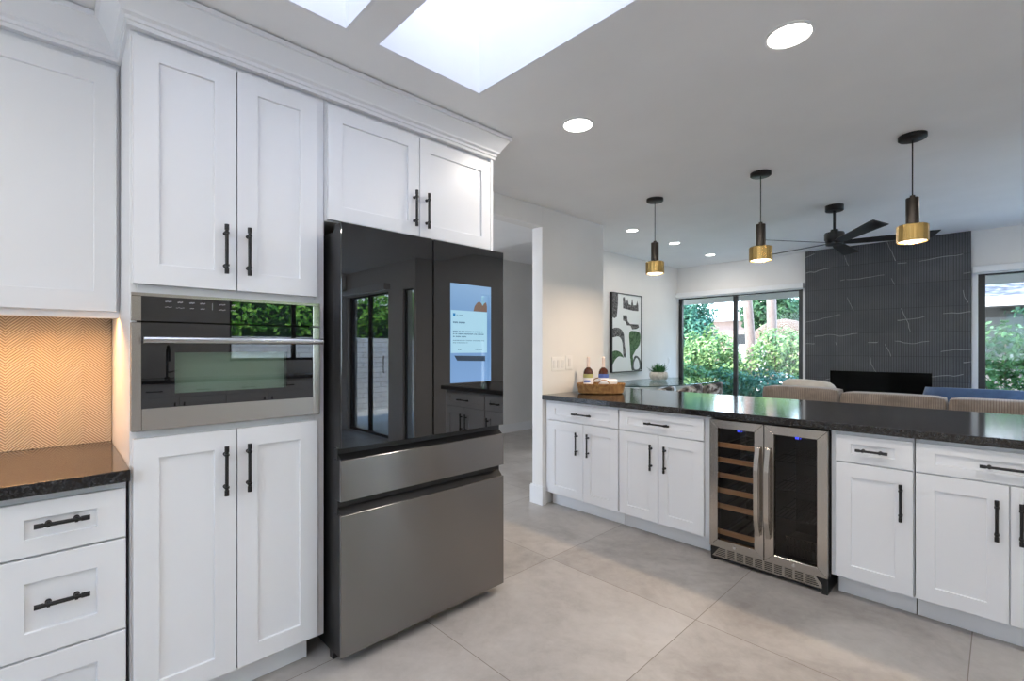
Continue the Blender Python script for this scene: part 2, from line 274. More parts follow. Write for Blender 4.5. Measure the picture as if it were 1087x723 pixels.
# ------------------------------------------------------------------ mesh builder
class MB:
    def __init__(s): s.bm = bmesh.new()
    def _mi(s, fs, mi):
        for f_ in fs: f_.material_index = mi
    def box(s, x0, x1, y0, y1, z0, z1, mi=0):
        x0, x1 = sorted((x0, x1)); y0, y1 = sorted((y0, y1)); z0, z1 = sorted((z0, z1))
        v = [s.bm.verts.new(q) for q in ((x0,y0,z0),(x1,y0,z0),(x1,y1,z0),(x0,y1,z0),(x0,y0,z1),(x1,y0,z1),(x1,y1,z1),(x0,y1,z1))]
        fs = [s.bm.faces.new([v[i] for i in q]) for q in ((3,2,1,0),(4,5,6,7),(0,1,5,4),(1,2,6,5),(2,3,7,6),(3,0,4,7))]
        s._mi(fs, mi); return s
    def hexa(s, pts, mi=0):
        """8 points: bottom loop 4, top loop 4"""
        v = [s.bm.verts.new(q) for q in pts]
        fs = [s.bm.faces.new([v[i] for i in q]) for q in ((3,2,1,0),(4,5,6,7),(0,1,5,4),(1,2,6,5),(2,3,7,6),(3,0,4,7))]; s._mi(fs, mi); return s
    def loft(s, rings, cap=True, mi=0, closed=True):
        R = [[s.bm.verts.new(p) for p in r] for r in rings]; n_ = len(R[0])
        fs = []
        for a, b in zip(R, R[1:]):
            for i in range(n_ if closed else n_-1): fs.append(s.bm.faces.new((a[i], a[(i+1) % n_], b[(i+1) % n_], b[i])))
        if cap and closed:
            fs.append(s.bm.faces.new(R[0][::-1])); fs.append(s.bm.faces.new(R[-1]))
        s._mi(fs, mi); return s
    def tube(s, pts, r, seg=12, mi=0, cap=True):
        pts = [Vector(p) for p in pts]; rr = r if isinstance(r, (list, tuple)) else [r]*len(pts); rings = []; prev = None
        for i, p in enumerate(pts):
            d = (pts[min(i+1, len(pts)-1)]-pts[max(i-1, 0)]).normalized()
            if prev is None:
                a = Vector((0, 0, 1)) if abs(d.z) < 0.9 else Vector((1, 0, 0)); u = d.cross(a).normalized()
            else: u = (prev-d*prev.dot(d)).normalized()
            prev = u; v = d.cross(u)
            rings.append([p+(u*math.cos(2*PI*k/seg)+v*math.sin(2*PI*k/seg))*rr[i] for k in range(seg)])
        return s.loft(rings, cap, mi)
    def lathe(s, prof, c=(0, 0, 0), seg=32, mi=0, cap=True, sx=1, sy=1, flute=0, nfl=0):
        rings = []
        for r, z in prof:
            ring = []
            for k in range(seg):
                a = 2*PI*k/seg; q = r*(1+flute*math.cos(nfl*a)) if flute else r
                ring.append((c[0]+q*math.cos(a)*sx, c[1]+q*math.sin(a)*sy, c[2]+z))
            rings.append(ring)
        return s.loft(rings, cap, mi)
    def prism(s, poly, z0, z1, mi=0):
        return s.loft([[(x, y, z0) for x, y in poly], [(x, y, z1) for x, y in poly]], True, mi)
    def face(s, pts, mi=0):
        s._mi([s.bm.faces.new([s.bm.verts.new(p) for p in pts])], mi); return s
    def xform(s, mtx): s.bm.transform(mtx); return s
    def build(s, name, mats, parent=None, smooth=False, bevel=0.0, world=True, sub=0, bseg=2):
        if parent is not None and world:
            r = parent
            while r.parent is not None: r = r.parent
            s.bm.transform(Matrix.Translation(-r.location))
        bmesh.ops.recalc_face_normals(s.bm, faces=s.bm.faces[:])
        me = bpy.data.meshes.new(name); s.bm.to_mesh(me); s.bm.free()
        for m_ in (mats if isinstance(mats, (list, tuple)) else [mats]): me.materials.append(m_)
        o_ = bpy.data.objects.new(name, me); COL.objects.link(o_)
        if parent is not None: o_.parent = parent
        if smooth:
            for p_ in me.polygons: p_.use_smooth = True
            if smooth != 'all':
                try: me.set_sharp_from_angle(angle=math.radians(40))
                except Exception: pass
        if bevel:
            b = o_.modifiers.new('bevel', 'BEVEL'); b.width = bevel; b.segments = bseg; b.limit_method = 'ANGLE'
            b.harden_normals = False
        if sub:
            b = o_.modifiers.new('sub', 'SUBSURF'); b.levels = sub; b.render_levels = sub
        return o_
def tag(o_, label, cat, group=None, kind=None):
    if label: o_['label'] = label
    if cat: o_['category'] = cat
    if group: o_['group'] = group
    if kind: o_['kind'] = kind
    return o_
def thing(name, loc, label, cat, group=None):
    e = bpy.data.objects.new(name, None); e.location = loc; e.empty_display_size = 0.1; COL.objects.link(e)
    return tag(e, label, cat, group)
def struct(mb, name, m_, label, cat=None, bevel=0.0):
    return tag(mb.build(name, m_, None, bevel=bevel), label, cat, kind='structure')
def copy_tree(o_, parent=None):
    c_ = o_.copy(); COL.objects.link(c_); c_.parent = parent
    for ch in [k for k in list(bpy.data.objects) if k.parent == o_]: copy_tree(ch, c_)
    return c_
def area_light(name, parent, loc, r, watts, color, rot=(0, 0, 0), spread=PI, shape='DISK', ry=None):
    L = bpy.data.lights.new(name, 'AREA'); L.shape = shape; L.size = 2*r
    if ry: L.size_y = 2*ry
    L.energy = watts; L.color = color; L.spread = spread
    o_ = bpy.data.objects.new(name, L); COL.objects.link(o_); o_.location = loc; o_.rotation_euler = rot; o_.parent = parent
    return o_

# ------------------------------------------------------------------ the setting
XW = -2.655      # wall with the hall opening
YF = 7.66        # far window wall
XP = -3.84       # wall with the artwork
ZC, ZL = 2.481, 2.66
XR = 3.62        # kitchen right wall
struct(MB().box(-5.45, 3.95, -2.6, YF+0.1, -0.12, 0), 'floor', M['floor'], 'pale grey stone-look floor of large square tiles')
# ceiling with the two skylight openings (thick roof slab)
def slab_with_holes(x0, x1, y0, y1, z0, z1, holes):
    mb = MB(); ys = sorted({y0, y1, *[h[2] for h in holes], *[h[3] for h in holes]})
    for a, b in zip(ys, ys[1:]):
        hs = sorted([(h[0], h[1]) for h in holes if h[2] <= a and h[3] >= b]); x = x0
        for h in hs:
            if h[0] > x: mb.box(x, h[0], a, b, z0, z1)
            x = h[1]
        if x < x1: mb.box(x, x1, a, b, z0, z1)
    return mb
SKY = [(-1.69, -0.46, 0.90, 1.43), (-1.69, -0.46, 0.265, 0.79)]
struct(slab_with_holes(-5.45, 3.95, -2.6, 3.79, ZC, 3.12, SKY), 'ceiling', M['ceil'], 'flat white kitchen ceiling pierced by two skylights')
struct(MB().box(-5.45, 1.75, 3.79, YF+0.1, ZL, 3.12), 'ceiling_living', M['ceil'], 'white living room ceiling beyond the kitchen ceiling edge')
for i, h in enumerate(SKY):
    t_ = 0.012; mb = MB()
    mb.box(h[0], h[0]+t_, h[2], h[3], ZC+0.0005, 3.14); mb.box(h[1]-t_, h[1], h[2], h[3], ZC+0.0005, 3.14)
    mb.box(h[0]+t_, h[1]-t_, h[2], h[2]+t_, ZC+0.0005, 3.14); mb.box(h[0]+t_, h[1]-t_, h[3]-t_, h[3], ZC+0.0005, 3.14)
    struct(mb, 'trim_%d' % (i+1), M['well'], 'white painted shaft of the %s skylight' % ('larger-looking' if i == 0 else 'upper left'))
    wn_ = struct(MB().box(h[0]-0.03, h[1]+0.03, h[2]-0.03, h[3]+0.03, 3.145, 3.155), 'window_%d' % (i+5), M['sky_dome'], 'frosted pane on top of a skylight shaft')
# walls
struct(MB().box(-2.8, -2.61, -2.6, 0.172, 0, ZC), 'wall_left', M['wall'], 'kitchen wall behind the left counter')
mb = MB().box(XW-0.112, XW, 0.172, 1.80, 0, ZC).box(XW-0.112, XW, 1.80, 2.93, 2.315, ZC).box(XW-0.112, XW, 2.93, 3.80, 0, ZC)
struct(mb, 'wall_hall', M['wall'], 'warm white wall with the hallway opening behind the fridge', bevel=0.002)
struct(MB().box(-5.45, -5.3, -2.6, YF, 0, 3.1), 'wall_hallway_far', M['wall'], 'pale hallway wall seen through the opening')
struct(MB().box(XP-0.12, XP, 4.5, YF, 0, 2.66), 'wall_picture', M['wall'], 'white dining wall that carries the abstract artwork')
struct(MB().box(-2.8, -1.3, -2.75, -2.6, 0, 3.1).box(0.5, 3.95, -2.75, -2.6, 0, 3.1).box(-1.3, 0.5, -2.75, -2.6, 0, 0.95).box(-1.3, 0.5, -2.75, -2.6, 2.15, 3.1), 'wall_back', M['wall'], 'kitchen wall behind the camera')
# far wall with two window openings
WA = (-3.83, -1.955, 0.02, 2.145); WB = (-0.18, 1.45, 0.02, 2.16)
mb = MB().box(-5.45, WA[0], YF, YF+0.15, 0, 3.1).box(WA[1], WB[0], YF, YF+0.15, 0, 3.1).box(WB[1], 1.75, YF, YF+0.15, 0, 3.1)
mb.box(WA[0], WA[1], YF, YF+0.15, WA[3], 3.1).box(WB[0], WB[1], YF, YF+0.15, WB[3], 3.1)
struct(mb, 'wall_far', M['wall'], 'white far living room wall with two tall glass doors')
# kitchen right wall with the sink window, nook and its glass door
mb = MB().box(XR, XR+0.12, -2.6, 1.80, 0, ZC).box(XR, XR+0.12, 1.80, 3.25, 0, 1.12).box(XR, XR+0.12, 1.80, 3.25, 2.10, ZC).box(XR, XR+0.12, 3.25, 3.4, 0, ZC)
struct(mb, 'wall_right', M['wall'], 'kitchen wall with the sink window, mirrored in the oven')
mb = MB().box(1.6, 1.66, 3.4, 3.55, 0, 3.1).box(1.66, 1.92, 3.4, 3.55, 2.1, 3.1).box(1.92, 2.3, 3.4, 3.55, 0, 3.1).box(2.3, 3.55, 3.4, 3.55, 2.1, 3.1).box(3.55, 3.74, 3.4, 3.55, 0, 3.1)
mb.box(1.6, 1.75, 3.55, 4.52, 0, 3.1).box(1.6, 1.75, 4.52, 4.70, 2.1, 3.1).box(1.6, 1.75, 4.70, 5.1, 0, 3.1).box(1.6, 1.75, 5.1, 7.2, 2.1, 3.1).box(1.6, 1.75, 7.2, YF, 0, 3.1)
struct(mb, 'wall_side', M['wall'], 'right side wall of the living room with the patio glass door')
# baseboards
def base_run(mb, x0, x1, y0, y1): mb.box(x0, x1, y0, y1, 0, 0.135); return mb
mb = MB().box(XW-0.128, XW+0.016, 2.914, 2.93, 0, 0.15).box(XW, XW+0.016, 2.93, 2.962, 0, 0.15).box(XW-0.128, XW-0.112, 2.93, 3.8, 0, 0.15).box(XW-0.124, XW+0.010, 2.918, 2.93, 0.15, 0.16)
struct(mb, 'baseboard_left', M['trimw'], 'white baseboard around the wall end beside the cabinets', bevel=0.002)
struct(MB().box(-5.3, -5.285, -2.5, YF, 0, 0.13), 'baseboard_hallway', M['trimw'], 'white baseboard of the hallway', bevel=0.002)
struct(MB().box(XP, XP+0.015, 4.5, YF, 0, 0.13), 'baseboard_picture', M['trimw'], 'white baseboard under the artwork', bevel=0.002)

def window_unit(name, lab, axis, a0, a1, pos, z0, z1, mull=(), fw=0.055, d=0.06):
    """axis 'x': runs along x at y=pos ; axis 'y': runs along y at x=pos"""
    def bx(mb, u0, u1, q0, q1, za, zb): return mb.box(u0, u1, q0, q1, za, zb) if axis == 'x' else mb.box(q0, q1, u0, u1, za, zb)
    e = thing(name, (a0, pos, z0) if axis == 'x' else (pos, a0, z0), lab, None); e['kind'] = 'structure'
    mb = MB(); bx(mb, a0, a0+fw, pos, pos+d, z0, z1); bx(mb, a1-fw, a1, pos, pos+d, z0, z1)
    bx(mb, a0+fw, a1-fw, pos, pos+d, z1-0.022, z1); bx(mb, a0+fw, a1-fw, pos, pos+d, z0, z0+0.04)
    mb.build('window_frame', M['frame'], e, bevel=0.002)
    for q in mull:
        mb = MB(); bx(mb, q-0.03, q+0.03, pos+0.005, pos+d-0.005, z0+0.04, z1-0.022); mb.build('mullion', M['frame'], e, bevel=0.002)
    mb = MB(); bx(mb, a0+fw, a1-fw, pos+d*0.45, pos+d*0.45+0.006, z0+0.04, z1-0.022); mb.build('pane', M['glass'], e)
    return e
window_unit('window_1', 'tall black framed sliding glass door left of the dark fireplace wall', 'x', WA[0], WA[1], YF+0.03, WA[2], WA[3], (-2.90,), 0.06)
window_unit('window_2', 'black framed glass door right of the dark fireplace wall', 'x', WB[0], WB[1], YF+0.03, WB[2], WB[3], (), 0.06)
window_unit('window_3', 'kitchen sink window seen mirrored in the oven glass', 'y', 1.80, 3.25, XR+0.03, 1.12, 2.10, (2.68,), 0.03)
window_unit('window_8', 'unseen tall glass doors added in the living room side wall for more daylight', 'y', 5.1, 7.2, 1.63, 0.02, 2.1, (6.15,), 0.05)  # unseen opening, added to let more daylight into the living room
window_unit('window_9', 'narrow sidelight in the living room side wall', 'y', 4.52, 4.70, 1.63, 0.02, 2.1, (), 0.02, 0.03)
window_unit('window_7', 'unseen wide rear kitchen window added behind the viewer for fill light', 'x', -1.3, 0.5, -2.70, 0.95, 2.15, (-0.4,), 0.04)  # unseen opening, added as fill light for peninsula and ceiling
window_unit('window_4', 'narrow side window mirrored in the fridge', 'x', 1.66, 1.92, 3.43, 0.02, 2.1, (), 0.03, 0.03)
dr = window_unit('door_1', 'black framed sliding patio door mirrored in the fridge', 'x', 2.3, 3.55, 3.43, 0.02, 2.1, (2.93,), 0.045)
MB().tube([(2.42, 3.40, 0.95), (2.42, 3.39, 0.97), (2.42, 3.39, 1.17), (2.42, 3.40, 1.19)], 0.008, 8).build('door_handle', M['black'], dr, smooth=True)
# roller shade cassettes over the far glass doors, reveals
def shade(x0, x1, z, lab):
    e = thing('roller_shade', (x0, YF, z), lab, 'shade', None)
    MB().box(x0, x1, YF-0.085, YF-0.002, z, z+0.078).build('cassette', M['trimw'], e, bevel=0.008)
    MB().box(x0+0.03, x1-0.03, YF-0.05, YF-0.03, z-0.015, z-0.001).build('hem_bar', M['trimw'], e, bevel=0.003)
e = thing('roller_shade', (2.9, 3.4, 2.12), 'slim white roller shade cassette over the side patio door', 'shade', None)
MB().box(2.25, 3.60, 3.30, 3.398, 2.12, 2.21).build('cassette', M['trimw'], e, bevel=0.008)
shade(-3.83, -1.935, 2.150, 'slim white roller shade cassette over the left glass door')
shade(-0.225, 1.5, 2.165, 'slim white roller shade cassette over the right glass door')
struct(MB().box(-1.955, -1.915, YF-0.012, YF, 0, 2.15).box(-0.232, -0.18, YF-0.012, YF, 0, 2.165), 'trim_3', M['trimw'], 'white casings beside the dark stone wall', bevel=0.001)
# fluted stone fireplace wall
fp = thing('fireplace', (-1.08, YF, 0), 'floor-to-ceiling fluted black stone fireplace wall with linear firebox', 'fireplace')
fx0, fx1, bx0, bx1 = -1.912, -0.236, -1.62, -0.575
mb = MB().box(fx0, bx0, YF-0.05, YF-0.001, 0, ZL-0.002).box(bx1, fx1, YF-0.05, YF-0.001, 0, ZL-0.002).box(bx0, bx1, YF-0.05, YF-0.001, 0, 0.62).box(bx0, bx1, YF-0.05, YF-0.001, 1.0, ZL-0.002)
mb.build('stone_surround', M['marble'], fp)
mb = MB().box(bx0, bx1, YF-0.012, YF-0.002, 0.62, 1.0)
mb.build('firebox', M['blackp'], fp)
MB().box(bx0, bx1, YF-0.034, YF-0.028, 0.62, 1.0).build('firebox_glass', M['fireglass'], fp)

# ------------------------------------------------------------------ lights of the room
def make_downlight(r=0.085):
    e = thing('downlight', (0, 0, 0), 'x', 'ceiling light', 'recessed ceiling downlights')
    MB().lathe([(r*0.86, -0.001), (r, -0.001), (r, -0.004), (r*0.93, -0.007), (r*0.86, -0.005)], seg=40, cap=False).build('trim_ring', M['trimw'], e, smooth=True, world=False)
    MB().lathe([(r*0.86, -0.002), (r*0.86, -0.004)], seg=40).build('lens', M['lens'], e, world=False)
    area_light('lamp', e, (0, 0, -0.008), r*0.8, DOWNLIGHT_W, WARM)
    return e
dl = make_downlight()
spots = [(-1.55, 1.99, ZC, 'lit round downlight nearest the fridge, left of the brighter larger-looking one', 0),
         (-0.553, 1.99, ZC, 'lit round downlight at the top of the kitchen ceiling, the largest looking', 0),
         (-1.15, -0.55, ZC, 'unseen downlight added in the kitchen ceiling behind the viewer, left one', 0),  # out-of-frame downlights extend the visible rows, added for their light
         (-0.05, -0.55, ZC, 'unseen downlight added in the kitchen ceiling behind the viewer, right one', 0),
         (-0.6, -1.9, ZC, 'unseen downlight added near the rear kitchen wall', 0),
         (0.45, 1.99, ZC, 'unseen downlight added right of the frame in the kitchen ceiling', 0),
         (-2.954, 4.80, ZL, 'small living room downlight nearest the first pendant lamp', 1),
         (-2.93, 5.77, ZL, 'middle one of the row of three small living room downlights', 1),
         (-2.938, 6.87, ZL, 'small living room downlight closest to the left glass door', 1),
         (0.75, 4.80, ZL, 'unseen living room downlight added right of the frame, near the kitchen', 1),
         (0.75, 6.4, ZL, 'unseen living room downlight added right of the frame, near the glass door', 1),
         (-4.2, 2.6, ZC, 'recessed downlight in the hallway ceiling, out of sight', 1), (2.3, 1.99, ZC, 'unseen downlight added in the kitchen ceiling far right of the frame', 0), (2.3, -0.55, ZC, 'unseen downlight added over the sink side of the kitchen', 0)]
for i, (x, y, z, lab, liv) in enumerate(spots):
    o_ = dl if i == 0 else copy_tree(dl)
    o_.location = (x, y, z); o_['label'] = lab; o_['group'] = 'small living room downlights' if liv else 'recessed kitchen downlights'
    if liv:
        for ch in [k for k in bpy.data.objects if k.parent == o_]:
            if ch.type == 'LIGHT':
                ch.data = ch.data.copy(); ch.data.energy = LIVING_W
        o_.scale = (0.85, 0.85, 1)

def make_pendant():
    e = thing('pendant_lamp', (0, 0, 0), 'x', 'pendant lamp', 'brass and black pendant lamps over the peninsula')
    MB().lathe([(0.0001, -0.001), (0.064, -0.001), (0.064, -0.020), (0.058, -0.025), (0.0001, -0.025)], seg=40).build('canopy', M['black'], e, smooth=True, world=False)
    MB().tube([(0, 0, -0.025), (0, 0, -0.335)], 0.0032, 8).build('cord', M['black'], e, smooth=True, world=False)
    MB().lathe([(0.0001, -0.333), (0.012, -0.333), (0.012, -0.345), (0.029, -0.347), (0.030, -0.35), (0.030, -0.505), (0.0001, -0.505)], seg=40).build('stem', M['gunmetal'], e, smooth=True, world=False)
    mb = MB(); prof = [(0.031, -0.497), (0.064, -0.497), (0.070, -0.502), (0.070, -0.590), (0.066, -0.590), (0.064, -0.505), (0.031, -0.503)]
    rings = []
    N = 144
    for r, z in prof:
        rings.append([((r*(1+(0.035*abs(math.sin(7.5*2*PI*k/N))-0.02 if r > 0.0645 else 0)))*math.cos(2*PI*k/N), (r*(1+(0.035*abs(math.sin(7.5*2*PI*k/N))-0.02 if r > 0.0645 else 0)))*math.sin(2*PI*k/N), z) for k in range(N)])
    mb.loft(rings, cap=False).build('shade', M['brass'], e, smooth=True, world=False)
    MB().lathe([(0.062, -0.575), (0.062, -0.583)], seg=40).build('lens', M['plens'], e, world=False)
    area_light('lamp', e, (0, 0, -0.587), 0.035, PENDANT_W, (1.0, 0.76, 0.54))
    return e
pn = make_pendant()
for i, (x, lab) in enumerate(((-1.898, 'black and brass pendant lamp farthest left over the counter'), (-1.121, 'black and brass pendant lamp in the middle of the three'), (-0.339, 'black and brass pendant lamp at right, the nearest and largest looking'))):
    o_ = pn if i == 0 else copy_tree(pn); o_.location = (x, 3.415, ZC); o_.rotation_euler.z = 0.35*i; o_['label'] = lab

# ceiling fan
fan = thing('ceiling_fan', (-1.10, 5.34, ZL), 'matt black five-blade ceiling fan in the living room', 'ceiling fan')
fc = (-1.10, 5.34, 0)
MB().lathe([(0.0001, ZL-0.001), (0.075, ZL-0.001), (0.075, ZL-0.05), (0.070, ZL-0.055), (0.0001, ZL-0.055)], fc, 32).build('canopy', M['black'], fan, smooth=True)
MB().tube([(fc[0], fc[1], ZL-0.055), (fc[0], fc[1], 2.415)], 0.012, 12).build('downrod', M['black'], fan, smooth=True)
MB().lathe([(0.0001, 2.43), (0.03, 2.43), (0.035, 2.405), (0.078, 2.40), (0.082, 2.39), (0.082, 2.335), (0.072, 2.32), (0.07, 2.285), (0.0001, 2.28)], fc, 36).build('motor_housing', M['black'], fan, smooth=True)
for k in range(5):
    a = math.radians(-54+72*k); mb = MB(); rings = []
    for r, wd, dz in ((0.05, 0.032, 0.0), (0.16, 0.046, 0.0), (0.45, 0.056, 0.002), (0.70, 0.068, 0.004), (0.76, 0.066, 0.004)):
        tilt = math.radians(-14)
        sh = 0.03 if r > 0.75 else 0
        q = []
        for sy_, tz in ((-1, -0.003), (1, -0.003), (1, 0.003), (-1, 0.003)):
            yy = sy_*wd; rr_ = r-(sh if sy_ > 0 else 0)
            q.append((rr_, yy*math.cos(tilt), 2.305+dz+yy*math.sin(tilt)+tz))
        rings.append([(fc[0]+x*math.cos(a)-y*math.sin(a), fc[1]+x*math.sin(a)+y*math.cos(a), z) for x, y, z in q])
    mb.loft(rings).build('blade', M['black'], fan, bevel=0.001)

# ------------------------------------------------------------------ cabinet machinery
XL = -1.971      # door fronts of the tall run
YPN = 2.949      # door fronts of the peninsula
def FL(u, d, z): return (XL+d, u, z)          # left run: u = y, d = outwards (+x)
def FU(u, d, z): return (-2.265+d, u, z)      # shallow wall cabinet on the left
def FP(u, d, z): return (u, YPN-d, z)         # peninsula: u = x, outwards -y
def FR(u, d, z): return (3.02-d, u, z)        # right run facing -x
def fbox(mb, F, u0, u1, d0, d1, z0, z1, mi=0):
    a = F(u0, d0, z0); b = F(u1, d1, z1); return mb.box(a[0], b[0], a[1], b[1], a[2], b[2], mi)
def shaker(parent, name, F, u0, u1, z0, z1, ru=0.07, rz=0.07):
    mb = MB(); T = -0.02; bm = mb.bm
    def loop(a, b, c, e, d): return [bm.verts.new(F(*q)) for q in ((a, d, c), (b, d, c), (b, d, e), (a, d, e))]
    B = loop(u0, u1, z0, z1, T); O = loop(u0, u1, z0, z1, 0); I = loop(u0+ru, u1-ru, z0+rz, z1-rz, 0); P_ = loop(u0+ru, u1-ru, z0+rz, z1-rz, -0.009)
    bm.faces.new(B); bm.faces.new(P_)
    for A_, C_ in ((B, O), (O, I), (I, P_)):
        for k in range(4): bm.faces.new((A_[k], A_[(k+1) % 4], C_[(k+1) % 4], C_[k]))
    return mb.build(name, M['cab'], parent, bevel=0.0012, bseg=1)
def pull(parent, F, c, length, vertical, L='black'):
    """bar pull: slim bar, two collars, two posts, knurled ends"""
    u, z = c; mb = MB(); h = length/2
    def P(t, d): return F(u, d, z+t) if vertical else F(u+t, d, z)
    mb.tube([P(-h, 0.025), P(h, 0.025)], 0.0060, 12)
    for s_ in (-1, 1):
        mb.tube([P(s_*(h-0.020), 0.025), P(s_*h, 0.025)], [0.0076, 0.0076], 12)
        mb.tube([P(s_*(h-0.034), 0.025), P(s_*(h-0.027), 0.025)], 0.0086, 12)
        mb.tube([P(s_*(h-0.030), -0.001), P(s_*(h-0.030), 0.025)], 0.0052, 10)
        mb.tube([P(s_*(h-0.030), -0.001), P(s_*(h-0.030), 0.003)], 0.0075, 12)
    return mb.build('handle', M['black'], parent, smooth=True)

# --- tall oven cabinet
tc_ = thing('tall_cabinet', (-2.3, 0.49, 0), 'tall white shaker pantry cabinet that holds the built-in oven', 'cabinet')
mb = MB(); fr = -0.021
y0, y1 = 0.185, 0.826
fbox(mb, FL, y0, y0+0.018, fr, -0.64, 0.10, 2.44)             # left side
fbox(mb, FL, y1-0.018, y1, fr, -0.64, 0.10, 2.44)             # right side
fbox(mb, FL, y0, y1, -0.62, -0.64, 0.10, 2.44)                # back
fbox(mb, FL, y0+0.018, y1-0.018, fr, -0.62, 2.335, 2.44)
fbox(mb, FL, y0+0.018, y1-0.018, fr-0.0, -0.62, 1.488, 1.53)  # rail over the oven
fbox(mb, FL, y0+0.018, y1-0.018, fr, -0.62, 0.985, 1.028)     # shelf under the oven
fbox(mb, FL, y0+0.018, y1-0.018, fr, -0.62, 0.10, 0.135)
fbox(mb, FL, 0.786, y1, fr+0.001, fr-0.018, 0.10, 2.44)       # stile on the fridge side
fbox(mb, FL, y0+0.018, y1, fr-0.03, fr-0.05, 1.53, 2.335); fbox(mb, FL, y0+0.018, y1, fr-0.03, fr-0.05, 0.135, 0.985)
mb.build('body', M['cab'], tc_, bevel=0.0012, bseg=1)
mb = MB(); fbox(mb, FL, y0+0.01, y1-0.05, -0.075, -0.09, 0.001, 0.10); mb.build('toe_kick', M['cab'], tc_)
for (a, b, hu) in ((0.192, 0.4925, 0.456), (0.4965, 0.792, 0.531)):
    d_ = shaker(tc_, 'door', FL, a, b, 1.517, 2.335); pull(d_, FL, (hu, 1.663), 0.178, True)
    d_ = shaker(tc_, 'door', FL, a, b, 0.115, 1.006); pull(d_, FL, (hu, 0.860), 0.178, True)

# --- over-fridge cabinet with end panel
oc = thing('over_fridge_cabinet', (-2.3, 1.30, 1.83), 'white shaker cabinet mounted above the refrigerator', 'cabinet')
mb = MB(); y0, y1 = 0.829, 1.768
fbox(mb, FL, y0, y0+0.012, fr, -0.64, 1.842, 2.44); fbox(mb, FL, y0+0.012, y1-0.02, fr, -0.64, 2.335, 2.44)
fbox(mb, FL, y0+0.012, y1-0.02, fr, -0.64, 1.842, 1.86); fbox(mb, FL, y0+0.012, y1-0.02, -0.62, -0.64, 1.86, 2.335)
fbox(mb, FL, y0+0.012, y1-0.02, fr-0.03, fr-0.04, 1.86, 2.335)
mb.build('body', M['cab'], oc, bevel=0.0012, bseg=1)
mb = MB(); fbox(mb, FL, y1-0.019, y1, 0.0, -0.66, 0.001, 2.44); mb.build('end_panel', M['cab'], oc, bevel=0.001, bseg=1)
for (a, b, hu) in ((0.838, 1.286, 1.257), (1.290, 1.747, 1.327)):
    d_ = shaker(oc, 'door', FL, a, b, 1.848, 2.335, 0.062, 0.065); pull(d_, FL, (hu, 1.975), 0.172, True)

# --- wall cabinet at left
uc = thing('wall_cabinet', (-2.3, -0.13, 1.41), 'shallow white wall cabinet above the chevron backsplash', 'cabinet')
mb = MB(); fbox(mb, FU, -0.46, 0.183, fr, -0.342, 1.440, 2.44); fbox(mb, FU, -0.46, 0.183, fr, fr-0.018, 1.415, 1.440); mb.build('body', M['cab'], uc, bevel=0.0012, bseg=1)
shaker(uc, 'door', FU, -0.445, 0.1735, 1.438, 2.330, 0.0625, 0.072)
MB().box(-2.345, -2.325, -0.44, 0.15, 1.432, 1.4395).build('light_strip', M['led'], uc)
area_light('strip_lamp', uc, (-2.335+2.3, -0.14+0.13, 0.019), 0.010, 5.5, (1.0, 0.50, 0.17), (0, math.radians(-10), 0), PI, 'RECTANGLE', 0.28)
MB().box(-2.455, -2.447, -0.44, 0.18, 1.421, 1.4395).build('light_rail', M['cab'], uc)
uc2 = thing('wall_cabinet', (-2.3, -0.8, 1.41), 'shallow white wall cabinet left of the frame', 'cabinet')
mb = MB(); fbox(mb, FU, -1.12, -0.464, fr, -0.342, 1.440, 2.44); fbox(mb, FU, -1.12, -0.464, fr, fr-0.018, 1.415, 1.440); mb.build('body', M['cab'], uc2, bevel=0.0012, bseg=1)
shaker(uc2, 'door', FU, -1.105, -0.478, 1.438, 2.330, 0.0625, 0.072)

# --- base drawers at left
def drawer_unit(u0, u1, lab):
    e = thing('drawer_cabinet', (-2.3, (u0+u1)/2, 0), lab, 'cabinet')
    mb = MB(); fbox(mb, FL, u0-0.005, u1+0.0, fr+0.001, -0.60, 0.10, 0.876); mb.build('body', M['cab'], e, bevel=0.0012, bseg=1)
    mb = MB(); fbox(mb, FL, u0, u1-0.002, -0.075, -0.09, 0.001, 0.10); mb.build('toe_kick', M['cab'], e)
    for z0, z1, rz, hz in ((0.697, 0.853, 0.050, 0.787), (0.402, 0.690, 0.072, 0.553), (0.112, 0.395, 0.072, 0.26)):
        d_ = shaker(e, 'drawer', FL, u0, u1-0.002, z0, z1, 0.070, rz); pull(d_, FL, ((u0+u1)/2, hz), 0.122, False)
drawer_unit(-0.125, 0.176, 'white three-drawer base cabinet under the left black counter')
drawer_unit(-0.58, -0.135, 'white drawer base cabinet left of the frame')
co = MB().box(-2.609, -1.945, -1.12, 0.1835, 0.877, 0.915)
tag(co.build('countertop', M['granite'], None, bevel=0.003), 'black granite countertop at left under the chevron backsplash', 'countertop')
bs = MB().box(-2.609, -2.600, -1.12, 0.1835, 0.916, 1.439)
tag(bs.build('backsplash', M['splash'], None), 'chevron ribbed tan tile backsplash glowing under the wall cabinet', 'backsplash')

